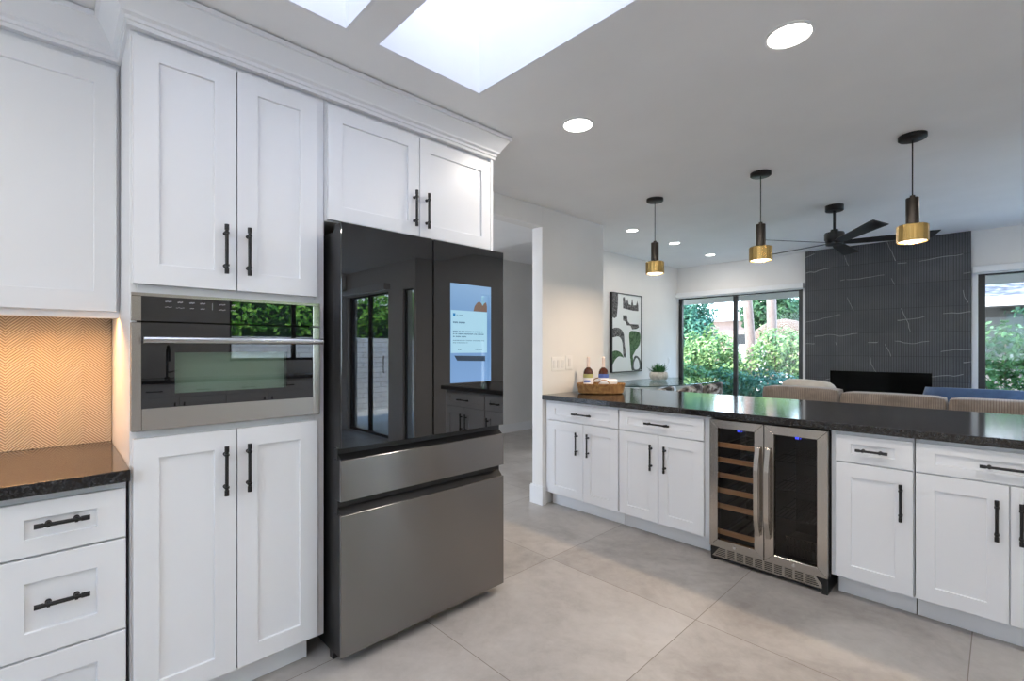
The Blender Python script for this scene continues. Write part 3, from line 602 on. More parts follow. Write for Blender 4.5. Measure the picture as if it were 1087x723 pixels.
# --- crown molding around the tall run
def sweep(path, prof):
    rings = []
    P_ = [Vector((x, y)) for x, y in path]
    for i, p in enumerate(P_):
        n_ = []
        if i > 0: d = (p-P_[i-1]).normalized(); n_.append(Vector((d.y, -d.x)))
        if i < len(P_)-1: d = (P_[i+1]-p).normalized(); n_.append(Vector((d.y, -d.x)))
        if len(n_) == 2: m_ = (n_[0]+n_[1]); off = m_/(m_.length_squared/2)
        else: off = n_[0]
        rings.append([(p.x+off.x*o_, p.y+off.y*o_, z) for o_, z in prof])
    return MB().loft(rings)
prof = [(-0.015, 2.352), (0.008, 2.352), (0.008, 2.366), (0.014, 2.368), (0.014, 2.380), (0.026, 2.386), (0.028, 2.394), (0.066, 2.456), (0.076, 2.457), (0.076, 2.475), (-0.015, 2.475)]
cr = sweep([(-2.265, -1.12), (-2.265, 0.184), (-1.971, 0.184), (-1.971, 1.769), (-2.654, 1.769)], prof)
struct(cr, 'trim_4', M['cab'], 'white crown molding along the top of the kitchen cabinets')
struct(MB().box(-2.605, -2.27, -1.12, 0.18, 2.441, 2.470).box(-2.65, -1.98, 0.18, 1.765, 2.441, 2.470), 'trim_5', M['cab'], 'flat cover board on top of the cabinets')

# ------------------------------------------------------------------ built-in oven
ov = thing('built_in_oven', (-2.2, 0.49, 1.03), 'stainless steel built-in oven in the tall cabinet', 'oven')
FO = lambda u, d, z: (-1.958+d, u, z)
u0, u1 = 0.186, 0.797
mb = MB(); fbox(mb, FO, u0+0.03, u1-0.03, -0.034, -0.52, 1.031, 1.485); mb.build('oven_box', M['dark_in'], ov)
# control panel
mb = MB()
fbox(mb, FO, u0, u1, -0.012, 0.0, 1.476, 1.487); fbox(mb, FO, u0, 0.213, -0.012, 0.0, 1.394, 1.476); fbox(mb, FO, 0.770, u1, -0.012, 0.0, 1.394, 1.476)
mb.build('panel_frame', M['steelv'], ov, bevel=0.001, bseg=1)
mb = MB(); fbox(mb, FO, 0.213, 0.770, -0.012, -0.001, 1.394, 1.476); cp = mb.build('control_panel', M['glassblack'], ov)
mb = MB()
def dash(u, z, wd, h): fbox(mb, FO, u-wd/2, u+wd/2, -0.001, -0.0004, z-h/2, z+h/2)
for u, z, wd in ((0.285, 1.462, 0.018), (0.318, 1.461, 0.015), (0.352, 1.461, 0.015), (0.384, 1.461, 0.016), (0.444, 1.461, 0.020), (0.480, 1.461, 0.012),
                 (0.285, 1.443, 0.020), (0.318, 1.442, 0.024), (0.352, 1.442, 0.012), (0.384, 1.442, 0.014), (0.444, 1.442, 0.022), (0.480, 1.442, 0.018)):
    mb = MB()
    for k in range(4): dash(u-wd/2+wd*(k+0.5)/4, z+(0.0008 if k % 2 else -0.0005), wd/4.6, 0.0020 if z < 1.45 else 0.0042)
    mb.build('display_mark', M['mark'], cp)
mb = MB(); dash(0.413, 1.452, 0.0012, 0.024); mb.build('display_mark', M['mark'], cp)
# door
od = MB()
fbox(od, FO, u0, 0.213, -0.030, 0.0, 1.033, 1.389); fbox(od, FO, 0.770, u1, -0.030, 0.0, 1.033, 1.389); fbox(od, FO, 0.213, 0.770, -0.030, 0.0, 1.033, 1.105)
odr = od.build('oven_door', M['steelv'], ov, bevel=0.0012, bseg=1)
mb = MB(); z0, z1, a0, a1 = 1.105, 1.389, 0.213, 0.770; w0, w1, y0_, y1_ = 0.303, 0.667, 1.150, 1.290
fbox(mb, FO, a0, a1, -0.03, -0.001, z0, y0_); fbox(mb, FO, a0, a1, -0.03, -0.001, y1_, z1); fbox(mb, FO, a0, w0, -0.03, -0.001, y0_, y1_); fbox(mb, FO, w1, a1, -0.03, -0.001, y0_, y1_)
mb.build('door_glass', M['glassblack'], odr)
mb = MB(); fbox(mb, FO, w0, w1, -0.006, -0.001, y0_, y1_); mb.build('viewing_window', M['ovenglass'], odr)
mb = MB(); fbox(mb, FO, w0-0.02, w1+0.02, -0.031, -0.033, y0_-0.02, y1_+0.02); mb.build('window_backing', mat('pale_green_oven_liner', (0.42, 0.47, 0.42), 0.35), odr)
mb = MB(); hz = 1.331
mb.tube([FO(0.214, 0.046, hz), FO(0.789, 0.046, hz)], 0.0115, 16)
for q in (0.224, 0.779): mb.tube([FO(q, -0.001, hz), FO(q, 0.046, hz)], 0.009, 12)
mb.build('handle', M['steel'], odr, smooth=True)

# ------------------------------------------------------------------ refrigerator
fg = thing('refrigerator', (-2.2, 1.28, 0), 'four-door refrigerator with black glass upper doors and steel drawers', 'refrigerator')
FF = lambda u, d, z: (-1.846+d, u, z)
f0, f1, fm = 0.836, 1.731, 1.281
mb = MB(); fbox(mb, FF, f0+0.006, f1-0.004, -0.075, -0.72, 0.035, 1.79); mb.build('cabinet_case', M['blackp'], fg, bevel=0.004)
def fdoor(u0_, u1_, z0_, z1_):
    mb = MB(); fbox(mb, FF, u0_, u1_, -0.066, -0.006, z0_, z1_); d_ = mb.build('door', M['blackp'], fg, bevel=0.003)
    mb = MB(); fbox(mb, FF, u0_+0.001, u1_-0.001, -0.006, 0.0, z0_+0.001, z1_); mb.build('glass_front', M['glassblack'], d_, bevel=0.001, bseg=1); return d_
ld = fdoor(f0, fm-0.003, 0.897, 1.812); rd = fdoor(fm+0.003, f1, 0.897, 1.812)
for q in (f0+0.02, f1-0.10):
    mb = MB(); fbox(mb, FF, q, q+0.08, -0.15, -0.02, 1.794, 1.812) if q > 1 else fbox(mb, FF, q, q+0.05, -0.12, -0.067, 1.79, 1.806); mb.build('hinge_cover', M['blackp'], fg, bevel=0.002)
# touch screen
sc = MB(); fbox(sc, FF, 1.379, 1.640, 0.0005, 0.0012, 1.135, 1.620); scr = sc.build('touch_screen', M['screen'], rd)
mb = MB(); fbox(mb, FF, 1.382, 1.612, 0.0014, 0.0017, 1.281, 1.489); mb.build('message_card', M['card'], scr)
mb = MB()
poly = [(1.522, 1.490), (1.53, 1.516), (1.545, 1.533), (1.560, 1.541), (1.575, 1.533), (1.583, 1.520), (1.592, 1.533), (1.606, 1.540), (1.612, 1.52), (1.612, 1.490)]
mb.face([FF(u, 0.0016, z) for u, z in poly]); mb.build('background_rock', M['rockimg'], scr)
mb = MB(); fbox(mb, FF, 1.395, 1.408, 0.0019, 0.0022, 1.459, 1.474); mb.build('app_icon', M['icon'], scr)
mb = MB()
def words(u, z, widths, h=0.006):
    mb = MB()
    for wd in widths:
        n_ = max(1, int(wd/0.005))
        for k in range(n_): fbox(mb, FF, u+k*wd/n_, u+k*wd/n_+wd/n_*0.72, 0.0019, 0.0021, z-h/2+(0.0015 if (k*7) % 3 == 1 else 0), z+h/2-(0.001 if k % 2 else 0))
        u += wd+0.005
    mb.build('message_text', M['ink'], scr)
words(1.416, 1.466, (0.012, 0.022), 0.004); words(1.395, 1.430, (0.030, 0.040), 0.008)
words(1.395, 1.386, (0.03, 0.012, 0.02, 0.04, 0.012, 0.05), 0.006); words(1.395, 1.374, (0.01, 0.012, 0.03, 0.06, 0.02, 0.04), 0.006); words(1.395, 1.361, (0.012, 0.03, 0.03), 0.006)
words(1.395, 1.342, (0.06, 0.01, 0.04, 0.05, 0.02), 0.004); words(1.395, 1.331, (0.02, 0.05, 0.012), 0.004)
words(1.425, 1.298, (0.020,), 0.005); words(1.535, 1.298, (0.045,), 0.005)
mb = MB(); mb.face([FF(u, 0.0016, z) for u, z in ((1.402, 1.268), (1.6, 1.264), (1.6, 1.238), (1.420, 1.243))]); mb.build('dark_strip', M['screend'], scr)
# recess strips and the two steel drawers
mb = MB(); fbox(mb, FF, f0+0.002, f1-0.001, -0.066, -0.035, 0.850, 0.893); fbox(mb, FF, f0+0.002, f1-0.001, -0.066, -0.035, 0.626, 0.684); mb.build('recessed_grip', M['blackp'], fg)
def fdrawer(z0_, z1_, top):
    mb = MB(); fbox(mb, FF, f0, f1, -0.066, -0.010, z0_, z1_); d_ = mb.build('drawer', M['blackp'], fg, bevel=0.002)
    mb = MB(); pts = [(-0.012, z0_+0.001), (0.0, z0_+0.002), (0.0, z1_-0.002), (-0.002, z1_), (-0.012, z1_+0.0003)]
    rings = []
    N = 24
    for i in range(N+1):
        u = f0+(f1-f0)*i/N; t_ = i/N; cv = 0.0
        rings.append([FF(u, d+cv, z) for d, z in pts])
    mb.loft(rings); mb.build('steel_front', M['steelf'], d_)
    mb = MB(); mb.hexa([FF(f0+0.004, -0.038, z1_), FF(f1-0.004, -0.038, z1_), FF(f1-0.004, -0.008, z1_+0.0006), FF(f0+0.004, -0.008, z1_+0.0006), FF(f0+0.004, -0.038, top), FF(f1-0.004, -0.038, top), FF(f1-0.004, -0.036, top), FF(f0+0.004, -0.036, top)])
    mb.build('grip_slope', M['blackp'], d_)
fdrawer(0.683, 0.850, 0.872); fdrawer(0.052, 0.626, 0.655)
for yy in (f0+0.06, f1-0.08):
    for xx in (-1.96, -2.5): MB().lathe([(0.018, 0.0005), (0.018, 0.036)], (xx, yy, 0), 12).build('foot', M['blackp'], fg)
mb = MB(); fbox(mb, FF, f0+0.01, f1-0.03, -0.10, -0.13, 0.003, 0.036); mb.build('toe_grille', M['blackp'], fg)

# ------------------------------------------------------------------ peninsula
PEN = [('left end of the peninsula next to the wall', -2.618, -1.930, [(-2.604, -2.250, -2.304), (-2.246, -1.934, -2.196)], (-2.604, -1.934, -2.252, 0.182)),
       ('second from the wall, left of the wine cooler', -1.926, -1.300, [(-1.921, -1.616, -1.665), (-1.612, -1.303, -1.563)], (-1.921, -1.303, -1.618, 0.182)),
       ('single-door cabinet right of the wine cooler', -0.606, -0.286, [(-0.603, -0.291, -0.335)], (-0.603, -0.291, -0.449, 0.130)),
       ('at the right edge with a wide drawer', -0.282, 0.345, [(-0.281, 0.026, -0.011), (0.030, 0.335, 0.063)], (-0.281, 0.335, 0.027, 0.182))]
LABS = ['white two-door base cabinet under the wicker tray at the wall', 'white two-door base cabinet directly left of the wine cooler',
        'narrow white one-door base cabinet directly right of the wine cooler', 'white base cabinet with wide drawer at the right edge']
for (w_, a, b, doors, dwr), lab in zip(PEN, LABS):
    e = thing('base_cabinet', ((a+b)/2, 3.3, 0), lab, 'cabinet', None)
    mb = MB(); fbox(mb, FP, a, b-0.001, fr+0.001, -0.62, 0.108, 0.876)
    if a < -2.6: fbox(mb, FP, -2.652, a, fr-0.004, -0.05, 0.108, 0.876)
    mb.build('body', M['cab'], e, bevel=0.0012, bseg=1)
    mb = MB(); fbox(mb, FP, a if a > -2.6 else -2.636, b-0.001, -0.092, -0.11, 0.001, 0.107); mb.build('toe_kick', M['cab'], e)
    for (p0, p1, hu) in doors:
        d_ = shaker(e, 'door', FP, p0, p1, 0.116, 0.712, 0.068, 0.07); pull(d_, FP, (hu, 0.558), 0.178, True)
    p0, p1, hu, ln = dwr
    d_ = shaker(e, 'drawer', FP, p0, p1, 0.719, 0.856, 0.068, 0.044); pull(d_, FP, (hu, 0.786), ln, False)
mb = MB(); fbox(mb, FP, -1.299, -1.263, -0.0215, -0.60, 0.108, 0.876); tag(mb.build('filler_panel', M['cab'], None), 'slim white filler strip at the left side of the wine cooler', 'panel')
mb = MB(); fbox(mb, FP, -0.624, -0.608, -0.0215, -0.60, 0.108, 0.876); tag(mb.build('filler_panel', M['cab'], None), 'slim white filler strip at the right side of the wine cooler', 'panel')
struct(MB().box(-2.652, 0.36, 3.575, 3.66, 0.0, 0.876).box(0.346, 0.36, 2.97, 3.575, 0.0, 0.876), 'wall_peninsula', M['cab'], 'white back and end panels of the peninsula')
tag(MB().box(-2.6535, 0.385, 2.922, 4.03, 0.877, 0.917).build('countertop', M['granite'], None, bevel=0.004), 'long black leathered granite countertop on the peninsula', 'countertop')

# ------------------------------------------------------------------ wine cooler
wc = thing('wine_cooler', (-0.94, 3.2, 0), 'stainless dual-door wine and beverage cooler built into the peninsula', 'wine cooler')
c0, c1 = -1.258, -0.630; FW = lambda u, d, z: (u, 2.926-d, z)
mb = MB(); cm_ = -0.944
fbox(mb, FW, c0, c0+0.02, -0.046, -0.58, 0.09, 0.868); fbox(mb, FW, c1-0.02, c1, -0.046, -0.58, 0.09, 0.868); fbox(mb, FW, c0+0.02, c1-0.02, -0.046, -0.58, 0.848, 0.868)
fbox(mb, FW, c0+0.02, c1-0.02, -0.046, -0.58, 0.09, 0.11); fbox(mb, FW, c0+0.02, c1-0.02, -0.56, -0.58, 0.11, 0.848); fbox(mb, FW, cm_-0.015, cm_+0.015, -0.046, -0.56, 0.11, 0.848)
mb.build('case', M['dark_in'], wc)
def cooler_door(a, b, hu, led):
    wd = 0.049; z0_, z1_ = 0.088, 0.866; mb = MB()
    o4 = [(a, z0_), (b, z0_), (b, z1_), (a, z1_)]; i4 = [(a+wd, z0_+wd*0.95), (b-wd, z0_+wd*0.95), (b-wd, z1_-wd), (a+wd, z1_-wd)]
    for k in range(4):
        k2 = (k+1) % 4; e_ = 0.0006
        def ins(p, q): # tiny mitre gap
            return p
        A, B, C_, D = o4[k], o4[k2], i4[k2], i4[k]
        mid = ((A[0]+B[0]+C_[0]+D[0])/4, (A[1]+B[1]+C_[1]+D[1])/4)
        q4 = []
        for p in (A, B, C_, D):
            dx, dz = mid[0]-p[0], mid[1]-p[1]; L_ = math.hypot(dx, dz); q4.append((p[0]+dx/L_*e_, p[1]+dz/L_*e_))
        mb.hexa([FW(u, -0.04, z) for u, z in q4]+[FW(u, 0.0, z) for u, z in q4])
    d_ = mb.build('door', M['steelv'], wc, bevel=0.0008, bseg=1)
    mb = MB(); mb.face([FW(a+wd-0.003, -0.012, z0_+wd*0.95-0.003), FW(b-wd+0.003, -0.012, z0_+wd*0.95-0.003), FW(b-wd+0.003, -0.012, z1_-wd+0.003), FW(a+wd-0.003, -0.012, z1_-wd+0.003)]); mb.build('door_glass', M['coolglass'], d_)
    # arched flat handle
    rings = []; N = 16
    for i in range(N+1):
        t_ = i/N; z = 0.225+(0.735-0.225)*t_; arch = math.sin(PI*t_)
        dd = 0.012+0.030*min(1, arch*1.6); hw = 0.0125
        rings.append([FW(hu-hw, dd, z), FW(hu+hw, dd, z), FW(hu+hw, dd+0.009, z), FW(hu-hw, dd+0.009, z)])
    mb = MB(); mb.loft(rings)
    for z in (0.235, 0.725): fbox(mb, FW, hu-0.010, hu+0.010, -0.001, 0.016, z-0.010, z+0.010)
    mb.build('handle', M['chrome'] if False else M['steelv'], d_, bevel=0.001)
    lk = (a+b)/2
    mb = MB(); mb.tube([FW(lk-0.006, -0.001, 0.110), FW(lk-0.006, 0.004, 0.110)], 0.0085, 16); mb.build('lock', M['chrome'], d_, smooth=True)
    mb = MB()
    for q in (-0.014, -0.004): 
        fbox(mb, FW, led+q, led+q+0.0016, -0.009, -0.008, 0.805, 0.817); fbox(mb, FW, led+q+0.005, led+q+0.0066, -0.009, -0.008, 0.805, 0.817)
        for zz in (0.805, 0.8105, 0.8155): fbox(mb, FW, led+q, led+q+0.0066, -0.009, -0.008, zz, zz+0.0015)
    mb.box(0, 0, 0, 0, 0, 0) if False else None
    fbox(mb, FW, led+0.010, led+0.014, -0.009, -0.008, 0.808, 0.812)
    mb.build('temperature_display', M['ledblue'], d_)
cooler_door(c0+0.002, cm_-0.0025, -0.972, -1.078); cooler_door(cm_+0.0025, c1-0.002, -0.917, -0.772)
for z in (0.705, 0.612, 0.516, 0.422, 0.325, 0.165):
    mb = MB(); fbox(mb, FW, c0+0.024, cm_-0.018, -0.055, -0.073, z-0.014, z+0.014); sf_ = mb.build('shelf', M['wood'], wc, bevel=0.001, bseg=1); mb = MB()
    for k in range(4): fbox(mb, FW, c0+0.04+k*0.07, c0+0.055+k*0.07, -0.073, -0.5, z-0.008, z-0.001)
    fbox(mb, FW, c0+0.024, cm_-0.018, -0.48, -0.5, z-0.012, z-0.006); mb.build('shelf_slats', M['slat'], sf_)
for z in (0.66, 0.50, 0.34):
    mb = MB()
    for k in range(12): mb.tube([FW(cm_+0.03+k*0.0225, -0.07, z), FW(cm_+0.03+k*0.0225, -0.5, z)], 0.0016, 6)
    for d in (-0.07, -0.28, -0.5): mb.tube([FW(cm_+0.018, d, z-0.002), FW(c1-0.022, d, z-0.002)], 0.0025, 6)
    mb.build('wire_rack', M['slat'], wc)
mb = MB()
for k in range(9): mb.tube([FW(cm_+0.09+k*0.018, -0.09, 0.13), FW(cm_+0.09+k*0.018, -0.09, 0.23)], 0.0015, 6)
for z in (0.13, 0.18, 0.23): mb.tube([FW(cm_+0.085, -0.09, z), FW(cm_+0.24, -0.09, z)], 0.002, 6)
mb.build('wire_basket', M['gunmetal'], wc)
for xx in (-1.10,):
    MB().box(xx-0.09, xx+0.09, 2.955, 2.969, 0.841, 0.8475).build('light_bar', M['led'], wc)
    area_light('cooler_lamp', wc, (xx+0.94, 2.962-3.2, 0.840), 0.09, 0.9, (1.0, 0.9, 0.78), (math.radians(25), 0, 0), PI, 'RECTANGLE', 0.01)
# vent grille with rows of slots in a trapezoid plate
mb = MB(); ga, gb, gz0, gz1 = c0+0.02, c1-0.02, 0.026, 0.084
mb.hexa([FW(ga-0.005, -0.016, gz0), FW(gb+0.005, -0.016, gz0), FW(gb-0.04, -0.016, gz1), FW(ga+0.04, -0.016, gz1), FW(ga-0.005, -0.012, gz0), FW(gb+0.005, -0.012, gz0), FW(gb-0.04, -0.012, gz1), FW(ga+0.04, -0.012, gz1)])
gp = mb.build('vent_grille', M['steelv'], wc)
mb = MB(); n_ = 10
for i in range(n_):
    a = ga+0.035+(gb-ga-0.07)*i/n_; b = a+(gb-ga-0.07)/n_*0.76
    for k in range(5):
        z = gz0+0.008+k*0.0102; ins = 0.0
        aa, bb = a, b
        if i == 0: aa = max(a-0.022+k*0.006, ga)
        if i == n_-1: bb = min(b+0.022-k*0.006, gb)
        fbox(mb, FW, aa, bb, -0.012, -0.0115, z, z+0.005)
mb.build('vent_slots', M['dark_in'], gp)
mb = MB(); fbox(mb, FW, c0+0.003, c1-0.003, -0.018, -0.05, 0.012, 0.087); fbox(mb, FW, c0+0.003, c0+0.03, -0.02, -0.2, 0.001, 0.087); fbox(mb, FW, c1-0.03, c1-0.003, -0.006, -0.2, 0.001, 0.087)
mb.build('plinth', M['blackp'], wc)

# ------------------------------------------------------------------ things on the counter
ZT = 0.9175
bk = thing('wicker_tray', (-2.39, 3.385, ZT), 'oval brown wicker tray with loop handles on the countertop', 'tray')
R45 = Matrix.Rotation(math.radians(45.5), 4, 'Z')
mb = MB(); N = 48
prof = [(0.0001, 0.001), (0.86, 0.001), (0.93, 0.006), (1.0, 0.075), (1.02, 0.082), (1.0, 0.087), (0.97, 0.082), (0.955, 0.075), (0.89, 0.014), (0.0001, 0.012)]
mb.loft([[(r*0.205*math.cos(2*PI*k/N), r*0.135*math.sin(2*PI*k/N), z) for k in range(N)] for r, z in prof])
mb.xform(R45); mb.build('basket_body', M['wicker'], bk, smooth=True, world=False)
for sgn in (-1, 1):
    pts = [(0.052*math.cos(t_), sgn*(0.132+0.004*math.sin(t_)), 0.070+0.052*math.sin(t_)) for t_ in [PI*k/14 for k in range(15)]]
    pts = [(0.052, sgn*0.128, 0.035)]+pts+[(-0.052, sgn*0.128, 0.035)]
    mb = MB().tube(pts, 0.0042, 8); mb.xform(R45); mb.build('loop_handle', M['wicker'], bk, smooth=True, world=False)
def bottle(x, y, lab, band):
    e = thing('bottle', (x, y, ZT+0.013), lab, 'bottle', 'amber bottles in the wicker tray')
    MB().lathe([(0.0001, 0.0), (0.040, 0.0), (0.043, 0.006), (0.0435, 0.14), (0.042, 0.165), (0.034, 0.187), (0.020, 0.200), (0.0165, 0.206), (0.0001, 0.206)], seg=32).build('glass_body', M['amber'], e, smooth='all', world=False)
    MB().lathe([(0.0001, 0.2055), (0.0160, 0.2055), (0.0145, 0.225), (0.0135, 0.275), (0.014, 0.277), (0.014, 0.292), (0.0115, 0.297), (0.0001, 0.297)], seg=24).build('capsule', M['foil'], e, smooth=True, world=False)
    MB().lathe([(0.0438, 0.115), (0.0442, 0.117), (0.0442, 0.146), (0.0438, 0.148)], seg=32, cap=False).build('label_band', band, e, smooth=True, world=False)
    MB().lathe([(0.0438, 0.03), (0.0443, 0.032), (0.0443, 0.113), (0.0438, 0.115)], seg=32, cap=False).build('paper_label', M['labelw'], e, smooth=True, world=False)
bottle(-2.522, 3.385, 'dark amber bottle in the wicker tray, the left of the two', M['labely'])
bottle(-2.425, 3.475, 'dark amber bottle in the wicker tray, the right of the two', M['labelb'])
jr = thing('jar', (-2.455, 3.278, ZT+0.013), 'small jar with pale label in front of the left bottle', 'jar')
MB().lathe([(0.0001, 0), (0.026, 0), (0.028, 0.004), (0.028, 0.095), (0.024, 0.100), (0.0001, 0.1)], seg=28).build('jar_body', M['labelb'], jr, smooth=True, world=False)
MB().lathe([(0.0282, 0.018), (0.0286, 0.019), (0.0286, 0.082), (0.0282, 0.083)], seg=28, cap=False).build('paper_label', M['labelw'], jr, smooth=True, world=False)
def towel(x, y, z, ang, L_, r, lab, tilt=0.0):
    mb = MB(); pts = []
    rings = []
    for xx in (-L_/2, -L_/2+0.004, -L_/6, L_/6, L_/2-0.004, L_/2):
        rr_ = r*(0.88 if abs(abs(xx)-L_/2) < 1e-6 else 1.0)
        rings.append([(xx, rr_*(1+0.05*math.sin(3*a_))*math.cos(a_), rr_*0.92*(1+0.05*math.sin(3*a_))*math.sin(a_)) for a_ in [2*PI*k/24 for k in range(24)]])
    mb.loft(rings)
    # spiral fold seen on both ends
    for s_ in (-1, 1):
        sp_ = [(s_*(L_/2+0.0005), r*0.8*(1-k/40)*math.cos(k*0.42), r*0.74*(1-k/40)*math.sin(k*0.42)) for k in range(38)]
        mb.tube(sp_, 0.0012, 5)
    mb.xform(Matrix.Translation((x, y, z)) @ Matrix.Rotation(ang, 4, 'Z') @ Matrix.Rotation(tilt, 4, 'Y'))
    return tag(mb.build('rolled_towel', M['towel'], None, smooth=True), lab, 'towel', 'rolled white towels in the wicker tray')
towel(-2.345, 3.36, ZT+0.042, math.radians(60), 0.15, 0.030, 'rolled white towel in the middle of the wicker tray')
towel(-2.285, 3.425, ZT+0.044, math.radians(55), 0.13, 0.030, 'rolled white towel at the right end of the wicker tray')
towel(-2.325, 3.405, ZT+0.098, math.radians(50), 0.14, 0.027, 'rolled white towel on top of the other two rolls')
# switch plates
def switch_plate(px0, px1, z0, z1, n_, lab):
    e = thing('switch_plate', (XW, (px0+px1)/2, z0), lab, 'switch')
    MB().box(XW+0.0005, XW+0.006, px0, px1, z0, z1).build('plate', M['switch'], e, bevel=0.002)
    wdt = (px1-px0)/n_
    for k in range(n_):
        c_ = px0+wdt*(k+0.5); MB().box(XW+0.006, XW+0.010, c_-0.016, c_+0.016, z0+0.027, z1-0.027).build('paddle', M['switch2'], e, bevel=0.002)
switch_plate(3.045, 3.215, 1.108, 1.228, 3, 'wide white three-gang wall switch above the counter')
switch_plate(3.235, 3.325, 1.115, 1.240, 1, 'white single wall plate right of the wide switch')
e = thing('switch_plate', (XP, 7.36, 1.04), 'white wall plate beside the glass door above the potted plant', 'switch')
MB().box(XP+0.0005, XP+0.006, 7.33, 7.40, 1.03, 1.15).build('plate', M['switch'], e, bevel=0.002)
MB().box(XP+0.006, XP+0.010, 7.35, 7.38, 1.055, 1.125).build('paddle', M['switch2'], e, bevel=0.002)

# ------------------------------------------------------------------ artwork
ay0, ay1, az0, az1 = 5.645, 6.45, 0.955, 2.095
ar = thing('framed_artwork', (XP, (ay0+ay1)/2, az0), 'tall abstract canvas of white, charcoal and green shapes in black frame', 'artwork')
mb = MB(); d0 = XP+0.001; d1 = XP+0.045
mb.box(d0, d1, ay0, ay0+0.012, az0, az1).box(d0, d1, ay1-0.012, ay1, az0, az1).box(d0, d1, ay0+0.012, ay1-0.012, az0, az0+0.012).box(d0, d1, ay0+0.012, ay1-0.012, az1-0.012, az1)
mb.build('frame', M['black'], ar)
cv = MB(); cv.box(d0, XP+0.030, ay0+0.012, ay1-0.012, az0+0.012, az1-0.012)
def sh(pts, mi, off):
    W_, H_ = ay1-ay0-0.024, az1-az0-0.024
    cv.face([(XP+0.030+off, ay0+0.012+u*W_, az0+0.012+v*H_) for u, v in pts], mi)
def smooth_poly(pts, n_=6):
    out = []; L_ = len(pts)
    for i in range(L_):
        p0, p1, p2, p3 = pts[(i-1) % L_], pts[i], pts[(i+1) % L_], pts[(i+2) % L_]
        for k in range(n_):
            t_ = k/n_; out.append(tuple(min(0.999, max(0.001, 0.5*((2*p1[j])+(-p0[j]+p2[j])*t_+(2*p0[j]-5*p1[j]+4*p2[j]-p3[j])*t_*t_+(-p0[j]+3*p1[j]-3*p2[j]+p3[j])*t_**3))) for j in (0, 1)))
    return out
sh([(0.0, 1.0), (0.2, 1.0), (0.2, 0.87), (0.16, 0.70), (0.08, 0.68), (0.0, 0.70)], 1, 0.001)
sh([(0.36, 0.96), (0.37, 0.82), (0.52, 0.81), (0.72, 0.80), (0.90, 0.80), (0.90, 0.87), (0.86, 0.94), (0.82, 0.88), (0.72, 0.87), (0.68, 0.96), (0.64, 0.87), (0.56, 0.88), (0.52, 0.95), (0.46, 0.89), (0.42, 0.97)], 1, 0.001)
sh([(0.36, 0.73), (0.50, 0.73), (0.52, 0.66), (0.60, 0.62), (0.90, 0.62), (0.92, 0.58), (0.84, 0.56), (0.68, 0.55), (0.62, 0.60), (0.50, 0.60), (0.44, 0.65), (0.37, 0.66)], 1, 0.001)
sh(smooth_poly([(0.0, 0.54), (0.22, 0.56), (0.38, 0.50), (0.42, 0.36), (0.46, 0.20), (0.38, 0.20), (0.34, 0.38), (0.22, 0.45), (0.0, 0.44)]), 1, 0.001)
sh(smooth_poly([(0.58, 0.50), (0.74, 0.53), (0.96, 0.50), (0.95, 0.36), (0.80, 0.27), (0.70, 0.20), (0.62, 0.16), (0.60, 0.30)]), 2, 0.001)
sh(smooth_poly([(0.62, 0.20), (0.70, 0.20), (0.72, 0.03), (0.66, 0.02)]), 2, 0.0012)
sh(smooth_poly([(0.0, 0.24), (0.14, 0.27), (0.30, 0.24), (0.38, 0.17), (0.20, 0.14), (0.04, 0.06), (0.0, 0.08)]), 2, 0.001)
sh(smooth_poly([(0.70, 0.10), (0.76, 0.19), (0.88, 0.19), (0.99, 0.12), (0.99, 0.01), (0.70, 0.01)]), 3, 0.0013)
sh(smooth_poly([(0.0, 0.01), (0.06, 0.12), (0.20, 0.19), (0.36, 0.18), (0.52, 0.10), (0.58, 0.01)]), 0, 0.002)
sh(smooth_poly([(0.76, 0.02), (0.74, 0.10), (0.82, 0.17), (0.90, 0.14), (0.94, 0.06), (0.90, 0.02)]), 0, 0.002)
cv.build('canvas', [M['artw'], M['artk'], M['artg'], M['artd']], ar)

# ------------------------------------------------------------------ dining table and chairs
ZD = 0.84
dt = thing('dining_table', (-3.25, 6.25, 0), 'oval glass-topped dining table between the artwork wall and the chairs', 'table')
mb = MB(); N = 64
def ell(a, b, z): return [(-3.25+a*math.cos(2*PI*k/N), 6.25+b*math.sin(2*PI*k/N), z) for k in range(N)]
mb.loft([ell(0.49, 1.19, ZD-0.014), ell(0.5, 1.2, ZD-0.011), ell(0.5, 1.2, ZD-0.003), ell(0.49, 1.19, ZD)]); mb.build('glass_top', M['tableglass'], dt)
tg = mat('green_glass_edge', (0.004, 0.03, 0.03), 0.15); mb = MB(); mb.loft([ell(0.5005, 1.2005, ZD-0.0115), ell(0.5008, 1.2008, ZD-0.002)], cap=False); mb.build('glass_edge', tg, dt, smooth=True)
for yy in (5.75, 6.75):
    MB().lathe([(0.24, 0.001), (0.24, 0.02), (0.10, 0.05), (0.07, 0.30), (0.08, 0.62), (0.16, ZD-0.018), (0.16, ZD-0.0155)], (-3.28, yy, 0), 28).build('pedestal', M['trimw'], dt, smooth=True)
